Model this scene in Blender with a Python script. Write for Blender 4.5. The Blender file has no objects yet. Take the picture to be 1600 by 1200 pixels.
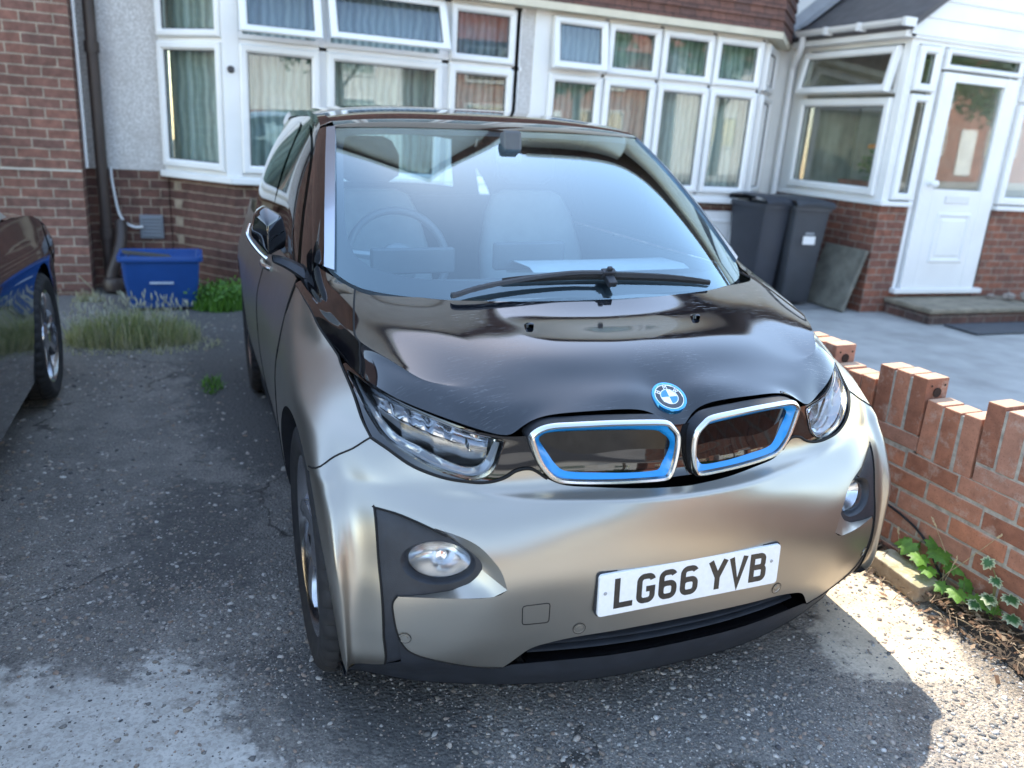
import bpy, bmesh, math, random
import numpy as np
from mathutils import Vector, Matrix, geometry
R=math.radians
random.seed(7); rng=np.random.default_rng(7)
sc=bpy.context.scene; COL=sc.collection
# ---------------------------------------------------------------- camera
cp,cr,cy=.3115,.0413,.3764
fwd=Vector((math.sin(cy)*math.cos(cp),math.cos(cy)*math.cos(cp),-math.sin(cp)))
rt=Vector((math.cos(cy),-math.sin(cy),0)); upv=rt.cross(fwd)
r2=rt*math.cos(cr)+upv*math.sin(cr); u2=upv*math.cos(cr)-rt*math.sin(cr)
cam=bpy.data.cameras.new('camera'); camo=bpy.data.objects.new('camera',cam); COL.objects.link(camo)
camo.matrix_world=Matrix(((r2.x,u2.x,-fwd.x,-1.0799),(r2.y,u2.y,-fwd.y,-1.3531),(r2.z,u2.z,-fwd.z,1.5007),(0,0,0,1)))
cam.sensor_width=36; cam.lens=1258.7/1600*36; cam.clip_start=.05; cam.clip_end=500
cam.dof.use_dof=True; cam.dof.focus_distance=2.15; cam.dof.aperture_fstop=2.4
sc.camera=camo
# ---------------------------------------------------------------- sky, sun, exposure
SUN_EL=R(52.5); SUN_AZ=R(13)
wd=bpy.data.worlds.new('World'); sc.world=wd; wd.use_nodes=True
nt=wd.node_tree; bg=nt.nodes['Background']
sky=nt.nodes.new('ShaderNodeTexSky'); sky.sky_type='NISHITA'; sky.sun_disc=False
sky.sun_elevation=SUN_EL; sky.sun_rotation=SUN_AZ; sky.air_density=1.0; sky.dust_density=.15; sky.ozone_density=2.5
tint=nt.nodes.new('ShaderNodeMix'); tint.data_type='RGBA'; tint.blend_type='MULTIPLY'; tint.inputs[0].default_value=1; tint.inputs[7].default_value=(1.17,1.,.82,1); nt.links.new(sky.outputs[0],tint.inputs[6]); nt.links.new(tint.outputs[2],bg.inputs[0]); bg.inputs[1].default_value=.15
sl=bpy.data.lights.new('sun','SUN'); so=bpy.data.objects.new('sun',sl); COL.objects.link(so)
sl.energy=1.75; sl.angle=R(.53); sl.color=(1,.93,.82)
sd=Vector((math.sin(SUN_AZ)*math.cos(SUN_EL),math.cos(SUN_AZ)*math.cos(SUN_EL),math.sin(SUN_EL)))
so.rotation_euler=sd.to_track_quat('Z','Y').to_euler(); so.location=sd*30
sc.render.engine='CYCLES'
sc.view_settings.view_transform='Standard'; sc.view_settings.look='None'; sc.view_settings.exposure=2.6; sc.view_settings.gamma=1
# ---------------------------------------------------------------- helpers
TA=R(1.6); TM=Matrix.Rotation(TA,3,'Y')
OFF={}
def put(o,label,cat,group=None,kind=None):
    if label:o['label']=label
    if cat:o['category']=cat
    if group:o['group']=group
    if kind:o['kind']=kind
    return o
def thing(name,label,cat,base,group=None,tilt=False):
    o=bpy.data.objects.new(name,None); COL.objects.link(o); o.empty_display_size=.1
    b=Vector(base); o.location=TM@b if tilt else b
    if tilt:o.rotation_euler=(0,TA,0)
    OFF[o.name]=b; return put(o,label,cat,group)
def off_of(o):
    while o.parent: o=o.parent
    return OFF.get(o.name,Vector((0,0,0)))
def mobj(name,me,parent=None,label=None):
    o=bpy.data.objects.new(name,me); COL.objects.link(o)
    if parent:
        o.parent=parent; b=off_of(parent)
        if b.length>0: me.transform(Matrix.Translation(-b))
    if label:o['label']=label
    return o
class MB:
    def __init__(s): s.v=[];s.f=[];s.m=[];s.mi=0
    def add(s,v,f):
        n=len(s.v); s.v+=[tuple(p) for p in v]; s.f+=[tuple(i+n for i in q) for q in f]; s.m+=[s.mi]*len(f); return s
    def box(s,x0,x1,y0,y1,z0,z1,M=None):
        v=[(x,y,z) for x in(x0,x1) for y in(y0,y1) for z in(z0,z1)]
        if M is not None: v=[tuple(M@Vector(p)) for p in v]
        return s.add(v,[(0,1,3,2),(4,6,7,5),(0,4,5,1),(2,3,7,6),(0,2,6,4),(1,5,7,3)])
    def grid(s,P,closeu=False,closev=False):
        P=np.asarray(P); n,m=P.shape[:2]; f=[]
        for i in range(n if closeu else n-1):
            for j in range(m if closev else m-1):
                a=i*m+j;b=i*m+(j+1)%m;c=((i+1)%n)*m+(j+1)%m;d=((i+1)%n)*m+j
                f.append((a,b,c,d))
        return s.add(P.reshape(-1,3),f)
    def tube(s,pts,r,n=8,cap=True):
        pts=[Vector(p) for p in pts]; k=len(pts); rr=r if hasattr(r,'__len__') else [r]*k
        T=[(pts[min(i+1,k-1)]-pts[max(i-1,0)]).normalized() for i in range(k)]
        u=T[0].orthogonal().normalized(); rings=[]
        for i in range(k):
            u=(u-T[i]*u.dot(T[i]))
            u=u.normalized() if u.length>1e-6 else T[i].orthogonal().normalized()
            w=T[i].cross(u)
            rings.append([pts[i]+(u*math.cos(a)+w*math.sin(a))*rr[i] for a in [2*math.pi*j/n for j in range(n)]])
        n0=len(s.v); s.grid([[tuple(p) for p in q] for q in rings],closev=True)
        if cap:
            s.f+=[tuple(n0+j for j in range(n))[::-1],tuple(n0+(k-1)*n+j for j in range(n))]; s.m+=[s.mi]*2
        return s
    def lathe(s,prof,c,axis,n=32,ref=None):
        c=Vector(c);a=Vector(axis).normalized();u=(Vector(ref) if ref else a.orthogonal()).normalized();w=a.cross(u)
        return s.grid([[tuple(c+a*h+(u*math.cos(t)+w*math.sin(t))*r) for t in [2*math.pi*j/n for j in range(n)]] for r,h in prof],closev=True)
    def prism(s,poly,fn,h0,h1):
        """poly of 2D points, fn(u,v,h)->3D"""
        n=len(poly); v=[fn(a,b,h0) for a,b in poly]+[fn(a,b,h1) for a,b in poly]
        tri=geometry.tessellate_polygon([[Vector((a,b,0)) for a,b in poly]])
        f=[tuple(t) for t in tri]+[tuple(i+n for i in t[::-1]) for t in tri]+[(i,(i+1)%n,n+(i+1)%n,n+i) for i in range(n)]
        return s.add(v,f)
    def build(s,name,mat,parent=None,smooth=False,bevel=0,seg=1,label=None,weld=0):
        me=bpy.data.meshes.new(name); me.from_pydata(s.v,[],s.f); 
        mats=mat if isinstance(mat,(list,tuple)) else [mat]
        for m in mats: me.materials.append(m)
        if len(mats)>1: me.polygons.foreach_set('material_index',s.m)
        bm=bmesh.new(); bm.from_mesh(me)
        if weld: bmesh.ops.remove_doubles(bm,verts=bm.verts,dist=weld)
        bmesh.ops.recalc_face_normals(bm,faces=bm.faces)
        if bevel: bmesh.ops.bevel(bm,geom=[e for e in bm.edges if e.is_manifold and e.calc_face_angle(0)>.5],offset=bevel,segments=seg,affect='EDGES',profile=.5)
        if smooth:
            for f in bm.faces:f.smooth=True
            for e in bm.edges:
                if e.is_manifold and e.calc_face_angle(0)>R(38): e.smooth=False
        bm.to_mesh(me); bm.free(); me.update()
        return mobj(name,me,parent,label)
def rotz(c,a):
    return Matrix.Translation(c)@Matrix.Rotation(a,4,'Z')
# --- materials
MATS={}
def nmat(name):
    m=bpy.data.materials.new(name); m.use_nodes=True; t=m.node_tree; return m,t,t.nodes['Principled BSDF']
def N(t,ty,**k):
    n=t.nodes.new('ShaderNode'+ty)
    for a,b in k.items():
        if a.startswith('i_'):
            key=a[2:]; n.inputs[int(key) if key.isdigit() else key.replace('_',' ')].default_value=b
        else: setattr(n,a,b)
    return n
def L(t,a,b): t.links.new(a,b)
def ramp(t,fac,stops,interp='LINEAR'):
    n=N(t,'ValToRGB'); n.color_ramp.interpolation=interp
    e=n.color_ramp.elements
    while len(e)<len(stops): e.new(.5)
    for i,(p,c) in enumerate(stops):
        e[i].position=p; e[i].color=(c if hasattr(c,'__len__') else (c,c,c))+(1,) if hasattr(c,'__len__') else (c,c,c,1)
    L(t,fac,n.inputs[0]); return n.outputs[0]
def mixc(t,f,a,b,mode='MIX'):
    n=N(t,'Mix',data_type='RGBA',blend_type=mode)
    for s_,v in((0,f),(6,a),(7,b)):
        if hasattr(v,'is_linked'): L(t,v,n.inputs[s_])
        else: n.inputs[s_].default_value=(v if not hasattr(v,'__len__') else (*v,1))
    return n.outputs[2]
def noise(t,scale,detail=4,rough=.55,vec=None,dist=0):
    n=N(t,'TexNoise'); n.inputs['Scale'].default_value=scale; n.inputs['Detail'].default_value=detail; n.inputs['Roughness'].default_value=rough; n.inputs['Distortion'].default_value=dist
    if vec is None:
        tc=N(t,'TexCoord'); vec=tc.outputs['Object']
    L(t,vec,n.inputs['Vector']); return n.outputs['Fac']
def bump(t,b,h,strength=.3,dist=.01):
    n=N(t,'Bump'); n.inputs['Strength'].default_value=strength; n.inputs['Distance'].default_value=dist
    L(t,h,n.inputs['Height']); L(t,n.outputs[0],b.inputs['Normal']); return n
def simple(name,col,rough=.5,metal=0,var=.12,scale=6,bmp=0,bscale=60,coat=0,spec=.5,rvar=0,cior=0):
    m,t,b=nmat(name)
    if var:
        f=noise(t,scale,5); c=ramp(t,f,[(.3,tuple(max(0,x*(1-var)) for x in col)),(.7,tuple(min(1,x*(1+var)) for x in col))]); L(t,c,b.inputs['Base Color'])
    else: b.inputs['Base Color'].default_value=(*col,1)
    b.inputs['Roughness'].default_value=rough; b.inputs['Metallic'].default_value=metal
    b.inputs['Specular IOR Level'].default_value=spec
    b.inputs['Coat Weight'].default_value=coat; b.inputs['Coat Roughness'].default_value=.03
    if cior: b.inputs['Coat IOR'].default_value=cior; b.inputs['IOR'].default_value=cior
    if rvar:
        f=noise(t,scale*3,4); r_=ramp(t,f,[(.3,rough-rvar),(.7,rough+rvar)]); L(t,r_,b.inputs['Roughness'])
    if bmp: bump(t,b,noise(t,bscale,4),bmp,.004)
    return m
def facade_uv(t):
    tc=N(t,'TexCoord'); sp=N(t,'SeparateXYZ'); L(t,tc.outputs['Object'],sp.inputs[0])
    ad=N(t,'Math',operation='ADD'); L(t,sp.outputs[0],ad.inputs[0]); L(t,sp.outputs[1],ad.inputs[1])
    cb=N(t,'CombineXYZ'); L(t,ad.outputs[0],cb.inputs[0]); L(t,sp.outputs[2],cb.inputs[1]); return cb.outputs[0],tc.outputs['Object']
def brick_mat(name,c1,c2,mortar,w=.225,h=.075,mort=.006,offs=.5,freq=2,squash=1.,dark=.55):
    m,t,b=nmat(name); uv,ob=facade_uv(t)
    wob=N(t,'Mix',data_type='VECTOR'); nz=N(t,'TexNoise'); nz.inputs['Scale'].default_value=9; L(t,ob,nz.inputs['Vector'])
    sc_=N(t,'VectorMath',operation='SCALE'); sc_.inputs['Scale'].default_value=.012; L(t,nz.outputs['Color'],sc_.inputs[0])
    av=N(t,'VectorMath',operation='ADD'); L(t,uv,av.inputs[0]); L(t,sc_.outputs[0],av.inputs[1])
    br=N(t,'TexBrick',offset=offs,offset_frequency=freq,squash=squash,squash_frequency=2)
    br.inputs['Scale'].default_value=1; br.inputs['Mortar Size'].default_value=mort; br.inputs['Mortar Smooth'].default_value=.25
    br.inputs['Brick Width'].default_value=w; br.inputs['Row Height'].default_value=h; br.inputs['Bias'].default_value=-.1
    br.inputs['Color1'].default_value=(*c1,1); br.inputs['Color2'].default_value=(*c2,1); br.inputs['Mortar'].default_value=(*mortar,1)
    L(t,av.outputs[0],br.inputs['Vector'])
    n1=ramp(t,noise(t,14,6,.65,ob),[(.3,dark),(.7,1.25)]); n2=ramp(t,noise(t,1.3,3,.5,ob),[(.3,.8),(.7,1.12)])
    c=mixc(t,1.,br.outputs['Color'],n1,'MULTIPLY'); c=mixc(t,1.,c,n2,'MULTIPLY'); L(t,c,b.inputs['Base Color'])
    b.inputs['Roughness'].default_value=.88
    sub=N(t,'Math',operation='MULTIPLY_ADD'); sub.inputs[1].default_value=-1; L(t,br.outputs['Fac'],sub.inputs[0]); L(t,ramp(t,noise(t,70,3,.6,ob),[(.2,.75),(.8,1.1)]),sub.inputs[2])
    bump(t,b,sub.outputs[0],.7,.008); return m
def glass_mix(name,tint=(.8,.86,.88),ior=1.5,gain=1.,rough=0.,gcol=(1,1,1)):
    m,t,b=nmat(name); t.nodes.remove(b); out=t.nodes['Material Output']
    tr=N(t,'BsdfTransparent'); tr.inputs[0].default_value=(*tint,1); gl=N(t,'BsdfGlossy'); gl.inputs['Roughness'].default_value=rough; gl.inputs['Color'].default_value=(*gcol,1)
    fr=N(t,'Fresnel'); ge_=N(t,'NewGeometry'); mi=N(t,'Mix'); mi.inputs[2].default_value=ior; mi.inputs[3].default_value=1/ior; L(t,ge_.outputs['Backfacing'],mi.inputs[0]); L(t,mi.outputs[0],fr.inputs[0])
    mu=N(t,'Math',operation='MULTIPLY',use_clamp=True); mu.inputs[1].default_value=gain; L(t,fr.outputs[0],mu.inputs[0])
    mx=N(t,'MixShader'); L(t,mu.outputs[0],mx.inputs[0]); L(t,tr.outputs[0],mx.inputs[1]); L(t,gl.outputs[0],mx.inputs[2]); L(t,mx.outputs[0],out.inputs[0])
    return m
# --- smooth tensor surfaces
def bsp_w(t):
    return np.stack([(1-t)**3,3*t**3-6*t**2+4,-3*t**3+3*t**2+3*t+1,t**3],-1)/6
def bev(C,x,sym=False):
    """evaluate uniform cubic b-spline along axis 0 at params x (0..n-1)"""
    n=C.shape[0]; g0=(C[1:2]*sym if sym is not False else 2*C[:1]-C[1:2]); g1=2*C[-1:]-C[-2:-1]
    E=np.concatenate([g0,C,g1],0); x=np.clip(x,0,n-1-1e-9); i=x.astype(int); w=bsp_w(x-i)
    return sum(w[:,k].reshape((-1,)+(1,)*(C.ndim-1))*E[i+k] for k in range(4))
class Surf:
    """P[a][b] -> xyz, symmetric across a=0 (mirror in x) if sym"""
    def __init__(s,P,sym=True,iters=3):
        P=np.asarray(P,float); s.sym=sym; C=P.copy(); s.na,s.nb=P.shape[:2]
        a=np.arange(s.na,dtype=float); b=np.arange(s.nb,dtype=float)
        s.C=C
        for _ in range(iters):
            q=s.grid(a,b); s.C=s.C+.85*(P-q)
    def grid(s,a,b):
        m=np.array([-1,1,1.])if s.sym else False
        r_=bev(s.C,np.asarray(a,float),sym=m); return np.swapaxes(bev(np.swapaxes(r_,0,1),np.asarray(b,float)),0,1)
    def pt(s,a,b):
        a=np.atleast_1d(np.asarray(a,float)); b=np.atleast_1d(np.asarray(b,float))
        m=np.array([-1,1,1.]) if s.sym else None; C=s.C
        g0=C[1:2]*m if s.sym else 2*C[:1]-C[1:2]
        E=np.concatenate([g0,C,2*C[-1:]-C[-2:-1]],0); E=np.concatenate([2*E[:,:1]-E[:,1:2],E,2*E[:,-1:]-E[:,-2:-1]],1)
        a=np.clip(a,0,s.na-1-1e-9); b=np.clip(b,0,s.nb-1-1e-9); i=a.astype(int); j=b.astype(int); wa=bsp_w(a-i); wb=bsp_w(b-j)
        o=np.zeros((len(a),3))
        for k in range(4):
            for l in range(4): o+=(wa[:,k]*wb[:,l])[:,None]*E[i+k,j+l]
        return o
    def nrm(s,a,b):
        a=np.atleast_1d(a).astype(float); b=np.atleast_1d(b).astype(float); h=1e-3
        da=s.pt(a+h,b)-s.pt(np.maximum(a-h,0),b); db=s.pt(a,b+h)-s.pt(a,b-h)
        n=np.cross(da,db); n/=np.linalg.norm(n,axis=1)[:,None]+1e-12; return n
    def inv(s,X,use=(1,1,1)):
        if not hasattr(s,'S'):
            s.ga=np.arange(0,s.na-1+1e-6,.04); s.gb=np.arange(0,s.nb-1+1e-6,.04); s.S=s.grid(s.ga,s.gb)
        X=np.atleast_2d(X); out=[]
        w=np.array(use,float)
        for x in X:
            d=(((s.S-x)*w)**2).sum(2); k=np.unravel_index(d.argmin(),d.shape); a,b=s.ga[k[0]],s.gb[k[1]]
            for _ in range(6):
                h=1e-3; p0=s.pt(a,b)[0]; A=np.stack([(s.pt(a+h,b)[0]-p0)/h*w,(s.pt(a,b+h)[0]-p0)/h*w],1)
                dd,*_=np.linalg.lstsq(A.T@A+1e-9*np.eye(2),A.T@((x-p0)*w),rcond=None)
                a=float(np.clip(a+np.clip(dd[0],-.05,.05),0,s.na-1)); b=float(np.clip(b+np.clip(dd[1],-.05,.05),0,s.nb-1))
            out.append((a,b))
        return np.array(out)
def dens(poly,step,closed=True):
    poly=[np.array(p,float) for p in poly]; out=[]
    n=len(poly)
    for i in range(n if closed else n-1):
        a,b=poly[i],poly[(i+1)%n]; k=max(1,int(math.ceil(np.linalg.norm(b-a)/step)))
        out+=[a+(b-a)*j/k for j in range(k)]
    if not closed: out.append(poly[-1])
    return out
def smoothpoly(P,n=6,closed=True):
    """Catmull-Rom through points"""
    P=[np.array(p,float) for p in P]; m=len(P); out=[]
    for i in range(m if closed else m-1):
        p0,p1,p2,p3=(P[(i+k)%m] if closed else P[min(max(i+k,0),m-1)] for k in(-1,0,1,2))
        for j in range(n):
            t=j/n; out.append(.5*((2*p1)+(-p0+p2)*t+(2*p0-5*p1+4*p2-p3)*t*t+(-p0+3*p1-3*p2+p3)*t**3))
    if not closed: out.append(P[-1])
    return out
def pin(x,y,poly):
    ins=np.zeros(x.shape,bool); n=len(poly)
    for i in range(n):
        x1,y1=poly[i];x2,y2=poly[(i+1)%n]
        c=((y1>y)!=(y2>y)); 
        if y1!=y2: ins^=c&(x<(x2-x1)*(y-y1)/(y2-y1)+x1)
    return ins
def cdt(poly,holes,step):
    """2D constrained triangulation with interior points; returns verts2d,tris"""
    bd=[dens(poly,step)]+[dens(h,step) for h in holes]
    pts=[];edges=[]
    for q in bd:
        n0=len(pts); pts+=[tuple(p) for p in q]; edges+=[(n0+i,n0+(i+1)%len(q)) for i in range(len(q))]
    A=np.array(bd[0]); lo=A.min(0);hi=A.max(0)
    gx,gy=np.meshgrid(np.arange(lo[0]+step/2,hi[0],step),np.arange(lo[1]+step/2,hi[1],step)); gx=gx.ravel();gy=gy.ravel()
    k=pin(gx,gy,bd[0])
    for h in bd[1:]: k&=~pin(gx,gy,h)
    gx,gy=gx[k],gy[k]
    B=np.array(pts); keep=[]
    for x,y in zip(gx,gy):
        if ((B[:,0]-x)**2+(B[:,1]-y)**2).min()>(.45*step)**2: keep.append((x,y))
    pts+=keep
    v,e,f,*_=geometry.delaunay_2d_cdt([Vector(p) for p in pts],edges,[],0,1e-7)
    V=np.array([(p.x,p.y) for p in v]); T=np.array([list(q) for q in f])
    c=V[T].mean(1); k=pin(c[:,0],c[:,1],bd[0])
    for h in bd[1:]: k&=~pin(c[:,0],c[:,1],h)
    return V,T[k]
def panel(name,S,poly,mat,parent,holes=(),step=.12,sides=(1,),off=0,outer=1,label=None,fn=None):
    """cut a panel out of surface S by polygon in (a,b); panels that reach the centre line are one mesh, others one mesh per side"""
    V,T=cdt(poly,holes,step); X=S.pt(V[:,0],V[:,1]); Nn=S.nrm(V[:,0],V[:,1])*outer
    if off or fn is not None:
        o=np.full(len(X),float(off)) if fn is None else fn(X,V)
        X=X+Nn*o[:,None]
    if len(sides)==2 and not (np.abs(X[:,0])<1e-4).any():
        for sd_ in sides: o_=panel(name,S,poly,mat,parent,holes,step,(sd_,),off,outer,label,fn)
        return o_
    vs=[];fs=[];ns=[]
    for sd_ in sides:
        m=np.array([sd_,1,1.]); k=len(vs); vs+=[tuple(p) for p in X*m]; ns+=[tuple(p) for p in Nn*m]
        for q in T:
            a,b,c=q; nn=np.cross(X[b]-X[a],X[c]-X[a]); fl=(nn@Nn[a])<0
            if sd_<0: fl=not fl
            fs.append((k+a,k+c,k+b) if fl else (k+a,k+b,k+c))
    if len(sides)==2:   # share the vertices on the centre line
        n_=len(X); mid=set(np.where(np.abs(X[:,0])<1e-4)[0].tolist()); mp={}; nv_=[];nn_=[]
        for i in range(2*n_):
            if i>=n_ and (i-n_) in mid: mp[i]=mp[i-n_]; continue
            mp[i]=len(nv_); nv_.append(vs[i] if (i%n_) not in mid else (0.,vs[i][1],vs[i][2])); nn_.append(ns[i] if (i%n_) not in mid else (0.,ns[i][1],ns[i][2]))
        vs,ns=nv_,nn_; fs=[tuple(mp[j] for j in f) for f in fs]
    me=bpy.data.meshes.new(name); me.from_pydata(vs,[],fs); me.materials.append(mat)
    me.polygons.foreach_set('use_smooth',[True]*len(fs)); me.update()
    o=mobj(name,me,parent,label)
    if fn is None: me.normals_split_custom_set_from_vertices([Vector(n).normalized() for n in ns])
    return o
def seam(S,pts,name,parent,mat,r=.0022,sides=(1,-1),off=0,b=None,n=5):
    mb=b or MB(); q=np.array(smoothpoly(pts,n,False)); X=S.pt(q[:,0],q[:,1])+0
    if b is None and len(sides)==2:
        for s_ in sides: seam(S,pts,name,parent,mat,r,(s_,),off,None,n)
        return; 
    for s_ in sides: mb.tube([tuple(p*np.array([s_,1,1])) for p in X],r,6)
    if b is None: return mb.build(name,mat,parent,smooth=True)
# ---------------------------------------------------------------- materials of the cars
def car_paint(name,col,metal,rough,flake=0.,coat=1.,dust_sun=0.):
    m,t,b=nmat(name); b.inputs['Metallic'].default_value=metal; b.inputs['Coat Weight'].default_value=coat; b.inputs['Coat Roughness'].default_value=.02 if metal<.5 else .16
    tc=N(t,'TexCoord'); 
    d=ramp(t,noise(t,5,6,.6,tc.outputs['Object']),[(.35,0.),(.75,1.)])
    c=mixc(t,d,col,tuple(min(1,x*(1-.12*(dust_sun>0))+dust_sun) for x in col)); L(t,c,b.inputs['Base Color'])
    r_=ramp(t,noise(t,11,5,.6,tc.outputs['Object']),[(.3,rough),(.8,rough+.05+dust_sun)]); L(t,r_,b.inputs['Roughness'])
    if flake: bump(t,b,noise(t,900,2,.5,tc.outputs['Object']),flake,.0004)
    return m
def bonnet_paint():
    m,t,b=nmat('black_bonnet_paint'); tc=N(t,'TexCoord'); ob=tc.outputs['Object']
    b.inputs['Coat Weight'].default_value=1; b.inputs['Coat IOR'].default_value=1.45; b.inputs['IOR'].default_value=1.45
    # fine wash scratches and specks of dust
    def scr(rot,sx,sy,lo):
        mp=N(t,'Mapping'); mp.inputs['Rotation'].default_value=(0,0,rot); mp.inputs['Scale'].default_value=(sx,sy,sx*.1); L(t,ob,mp.inputs[0])
        n=noise(t,1,2,.5,mp.outputs[0],.4); return ramp(t,n,[(lo,0.),(lo+.02,1.),(lo+.04,1.),(lo+.06,0.)])
    a=scr(.5,16,420,.66); c=scr(-.6,19,460,.67); e=scr(1.7,22,430,.67)
    s=mixc(t,1,mixc(t,1,a,c,'LIGHTEN'),e,'LIGHTEN')
    msk=ramp(t,noise(t,3.5,4,.6,ob),[(.46,0.),(.68,1.)]); s=mixc(t,1,s,msk,'MULTIPLY')
    vor=N(t,'TexVoronoi'); vor.inputs['Scale'].default_value=170; L(t,ob,vor.inputs['Vector'])
    sp=ramp(t,vor.outputs['Distance'],[(.05,1.),(.09,0.)]); sel=ramp(t,noise(t,60,2,.5,ob),[(.62,0.),(.66,1.)]); sp=mixc(t,1,sp,sel,'MULTIPLY')
    s=mixc(t,1,s,sp,'LIGHTEN')
    haze=ramp(t,noise(t,2.2,5,.6,ob),[(.4,0.),(.8,1.)])
    base=mixc(t,haze,(.0035,.0045,.007),(.010,.012,.016)); base=mixc(t,s,base,(.11,.12,.13)); L(t,base,b.inputs['Base Color'])
    rr=mixc(t,s,(.05,.05,.05),(.45,.45,.45)); L(t,rr,b.inputs['Roughness']); L(t,rr,b.inputs['Coat Roughness'])
    return m
M_SILVER=car_paint('silver_paint',(.41,.38,.33),.90,.31,0,.0,.0)
M_BONNET=bonnet_paint()
M_GLOSS=simple('gloss_black',(.004,.004,.005),.05,0,.0,coat=1,cior=1.5)
M_SATIN=simple('satin_black_plastic',(.018,.021,.028),.5,0,.25,20,.25,400)
M_RUB=simple('rubber',(.012,.012,.014),.75,0,.3,15,.3,300)
M_DARK=simple('dark_void',(.004,.004,.004),.9,0,0)
M_SEAM=simple('panel_gap',(.002,.002,.002),.8,0,0)
M_ALU=simple('satin_silver_trim',(.72,.72,.71),.22,1,.03)
M_CHROME=simple('chrome',(.85,.85,.86),.05,1,0)
M_BLUE=simple('grille_blue',(.005,.25,.66),.3,0,.03,coat=.4)
M_PSKY=simple('pillar_sky_sheen',(.42,.45,.50),.30,.8,.03,coat=.6)  # pale blue-grey stands in for sky reflected in the black pillar
M_WHEEL=simple('alloy_silver',(.62,.63,.66),.2,1,.06,coat=.6)
M_WHEELD=simple('alloy_black',(.01,.01,.012),.2,0,0,coat=.6)
M_GL=glass_mix('windscreen_glass',(.76,.90,.94),1.6,2.15,gcol=(.74,.93,1.0))
M_GLS=glass_mix('side_glass',(.12,.15,.15),1.55,1.2)
M_LENS=glass_mix('lamp_lens',(.93,.95,.97),1.45,.9)
M_FRIT=simple('black_frit',(.01,.012,.016),.5,0,0)
M_PLATE=simple('plate_white',(.80,.81,.82),.28,0,.04,90,coat=.5)
M_PLTXT=simple('plate_lettering',(.012,.012,.012),.3,0,.9,60,coat=.4)
M_INTL=simple('light_interior',(.40,.42,.43),.75,0,.12,5)
M_INTD=simple('dark_interior',(.085,.09,.095),.6,0,.15,5)
M_WHITE=simple('emblem_white',(.8,.8,.82),.2,0,0,coat=1)
M_EBLUE=simple('emblem_blue',(.01,.22,.62),.2,0,0,coat=1)
M_CYAN=simple('emblem_ring_blue',(.05,.36,.72),.16,.8,0,coat=1)
M_AMBER=simple('copper_liner',(.28,.12,.05),.7,0,.2)
M_TUBE=simple('light_guide',(.30,.32,.34),.12,.35,0,coat=1)
# ---------------------------------------------------------------- the electric hatchback
car=thing('parked_hatchback','silver and gloss black electric hatchback with blue-lined twin grilles in the middle of the drive','car',(0,2,0))
ZK={.66:.655,.682:.669,.71:.690}
zr=[.15,.20,.25,.31,.36,.44,.50,.56,.62,.66,.682,.71,.76,.80,.85,.90,.95,1.0,1.03]
FX=[0,.15,.3,.45,.55,.65,.745,.81]
FY={.15:[.172,.175,.195,.235,.272,.315,.375,.42],.20:[.140,.144,.165,.205,.243,.287,.335,.37],.25:[.124,.128,.150,.186,.214,.250,.290,.315],.31:[.118,.123,.140,.168,.194,.232,.275,.298],
.36:[.115,.120,.134,.158,.184,.222,.266,.288],.44:[.112,.116,.128,.147,.172,.216,.272,.298],.50:[.110,.114,.125,.145,.173,.225,.290,.318],.56:[.110,.114,.128,.153,.182,.236,.305,.338],
.62:[.112,.117,.138,.178,.210,.262,.328,.365],.66:[.117,.126,.160,.212,.250,.300,.360,.405],.682:[.150,.158,.196,.248,.280,.325,.380,.430],.71:[.205,.212,.240,.276,.300,.345,.395,.452],
.76:[.220,.228,.258,.288,.315,.372,.440,.495],.80:[.230,.238,.265,.296,.330,.402,.500,.560],.85:[.25,.26,.28,.31,.345,.437,.56,.68],.90:[.30,.31,.33,.365,.40,.48,.70,.80],
.95:[.33,.34,.36,.40,.45,.55,.78,.88],1.0:[.36,.37,.39,.44,.50,.62,.90,1.0],1.03:[.38,.39,.42,.47,.55,.68,.95,1.06]}
FX81={.15:.41,.20:.365,.25:.332,.31:.326,.36:.324,.44:.328,.50:.335,.56:.352,.62:.38,.66:.412}
for k_,v_ in FX81.items(): FY[k_][7]=v_
for k_,v_ in ((.66,.017),(.62,.013),(.56,.005),(.50,.001)):
    for j_ in range(5): FY[k_][j_]+=v_
FA={.15:(.815,.43),.20:(.82,.385),.25:(.828,.38),.31:(.835,.38),.36:(.841,.38),.44:(.851,.38),.50:(.859,.386),.56:(.864,.415),.62:(.868,.45),.66:(.872,.48),.682:(.873,.49),.71:(.873,.53),.76:(.871,.61),.80:(.868,.69),.85:(.850,.82),.90:(.834,.95),.95:(.818,1.02),1.0:(.803,1.10),1.03:(.795,1.14)}
S1={.15:.83,.20:.835,.25:.84,.31:.85,.36:.862,.44:.874,.50:.880,.56:.885,.62:.887,.66:.8875,.682:.8875,.71:.887,.76:.884,.80:.878,.85:.864,.90:.848,.95:.832,1.0:.812,1.03:.80}
SY=[.95,1.25,1.7,2.3,2.8,3.3,3.7]
SD=[0,-.004,-.014,-.012,-.002,0,-.035]
WP=[]
for i in range(8): WP.append([(FX[i] if not(z>.85 and FX[i]>.7) else FX[i]-(.0 if FX[i]<.8 else .015),FY[z][i],ZK.get(z,z) if FX[i]<.5 else z) for z in zr])
WP.append([(FA[z][0],FA[z][1],z) for z in zr])
for k,y in enumerate(SY): WP.append([(S1[z]+SD[k],y+(max(0,z-.80)*[1.1,.6,.2,0,0,0,0][k]),z) for z in zr])
WP.append([(.74,3.93,z) for z in zr]); WP.append([(.45,4.0,z) for z in zr]); WP.append([(0,4.02,z) for z in zr])
W=Surf(WP)
def wi(pts,**k): return [tuple(q) for q in W.inv(np.array(pts,float),**k)]
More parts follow.
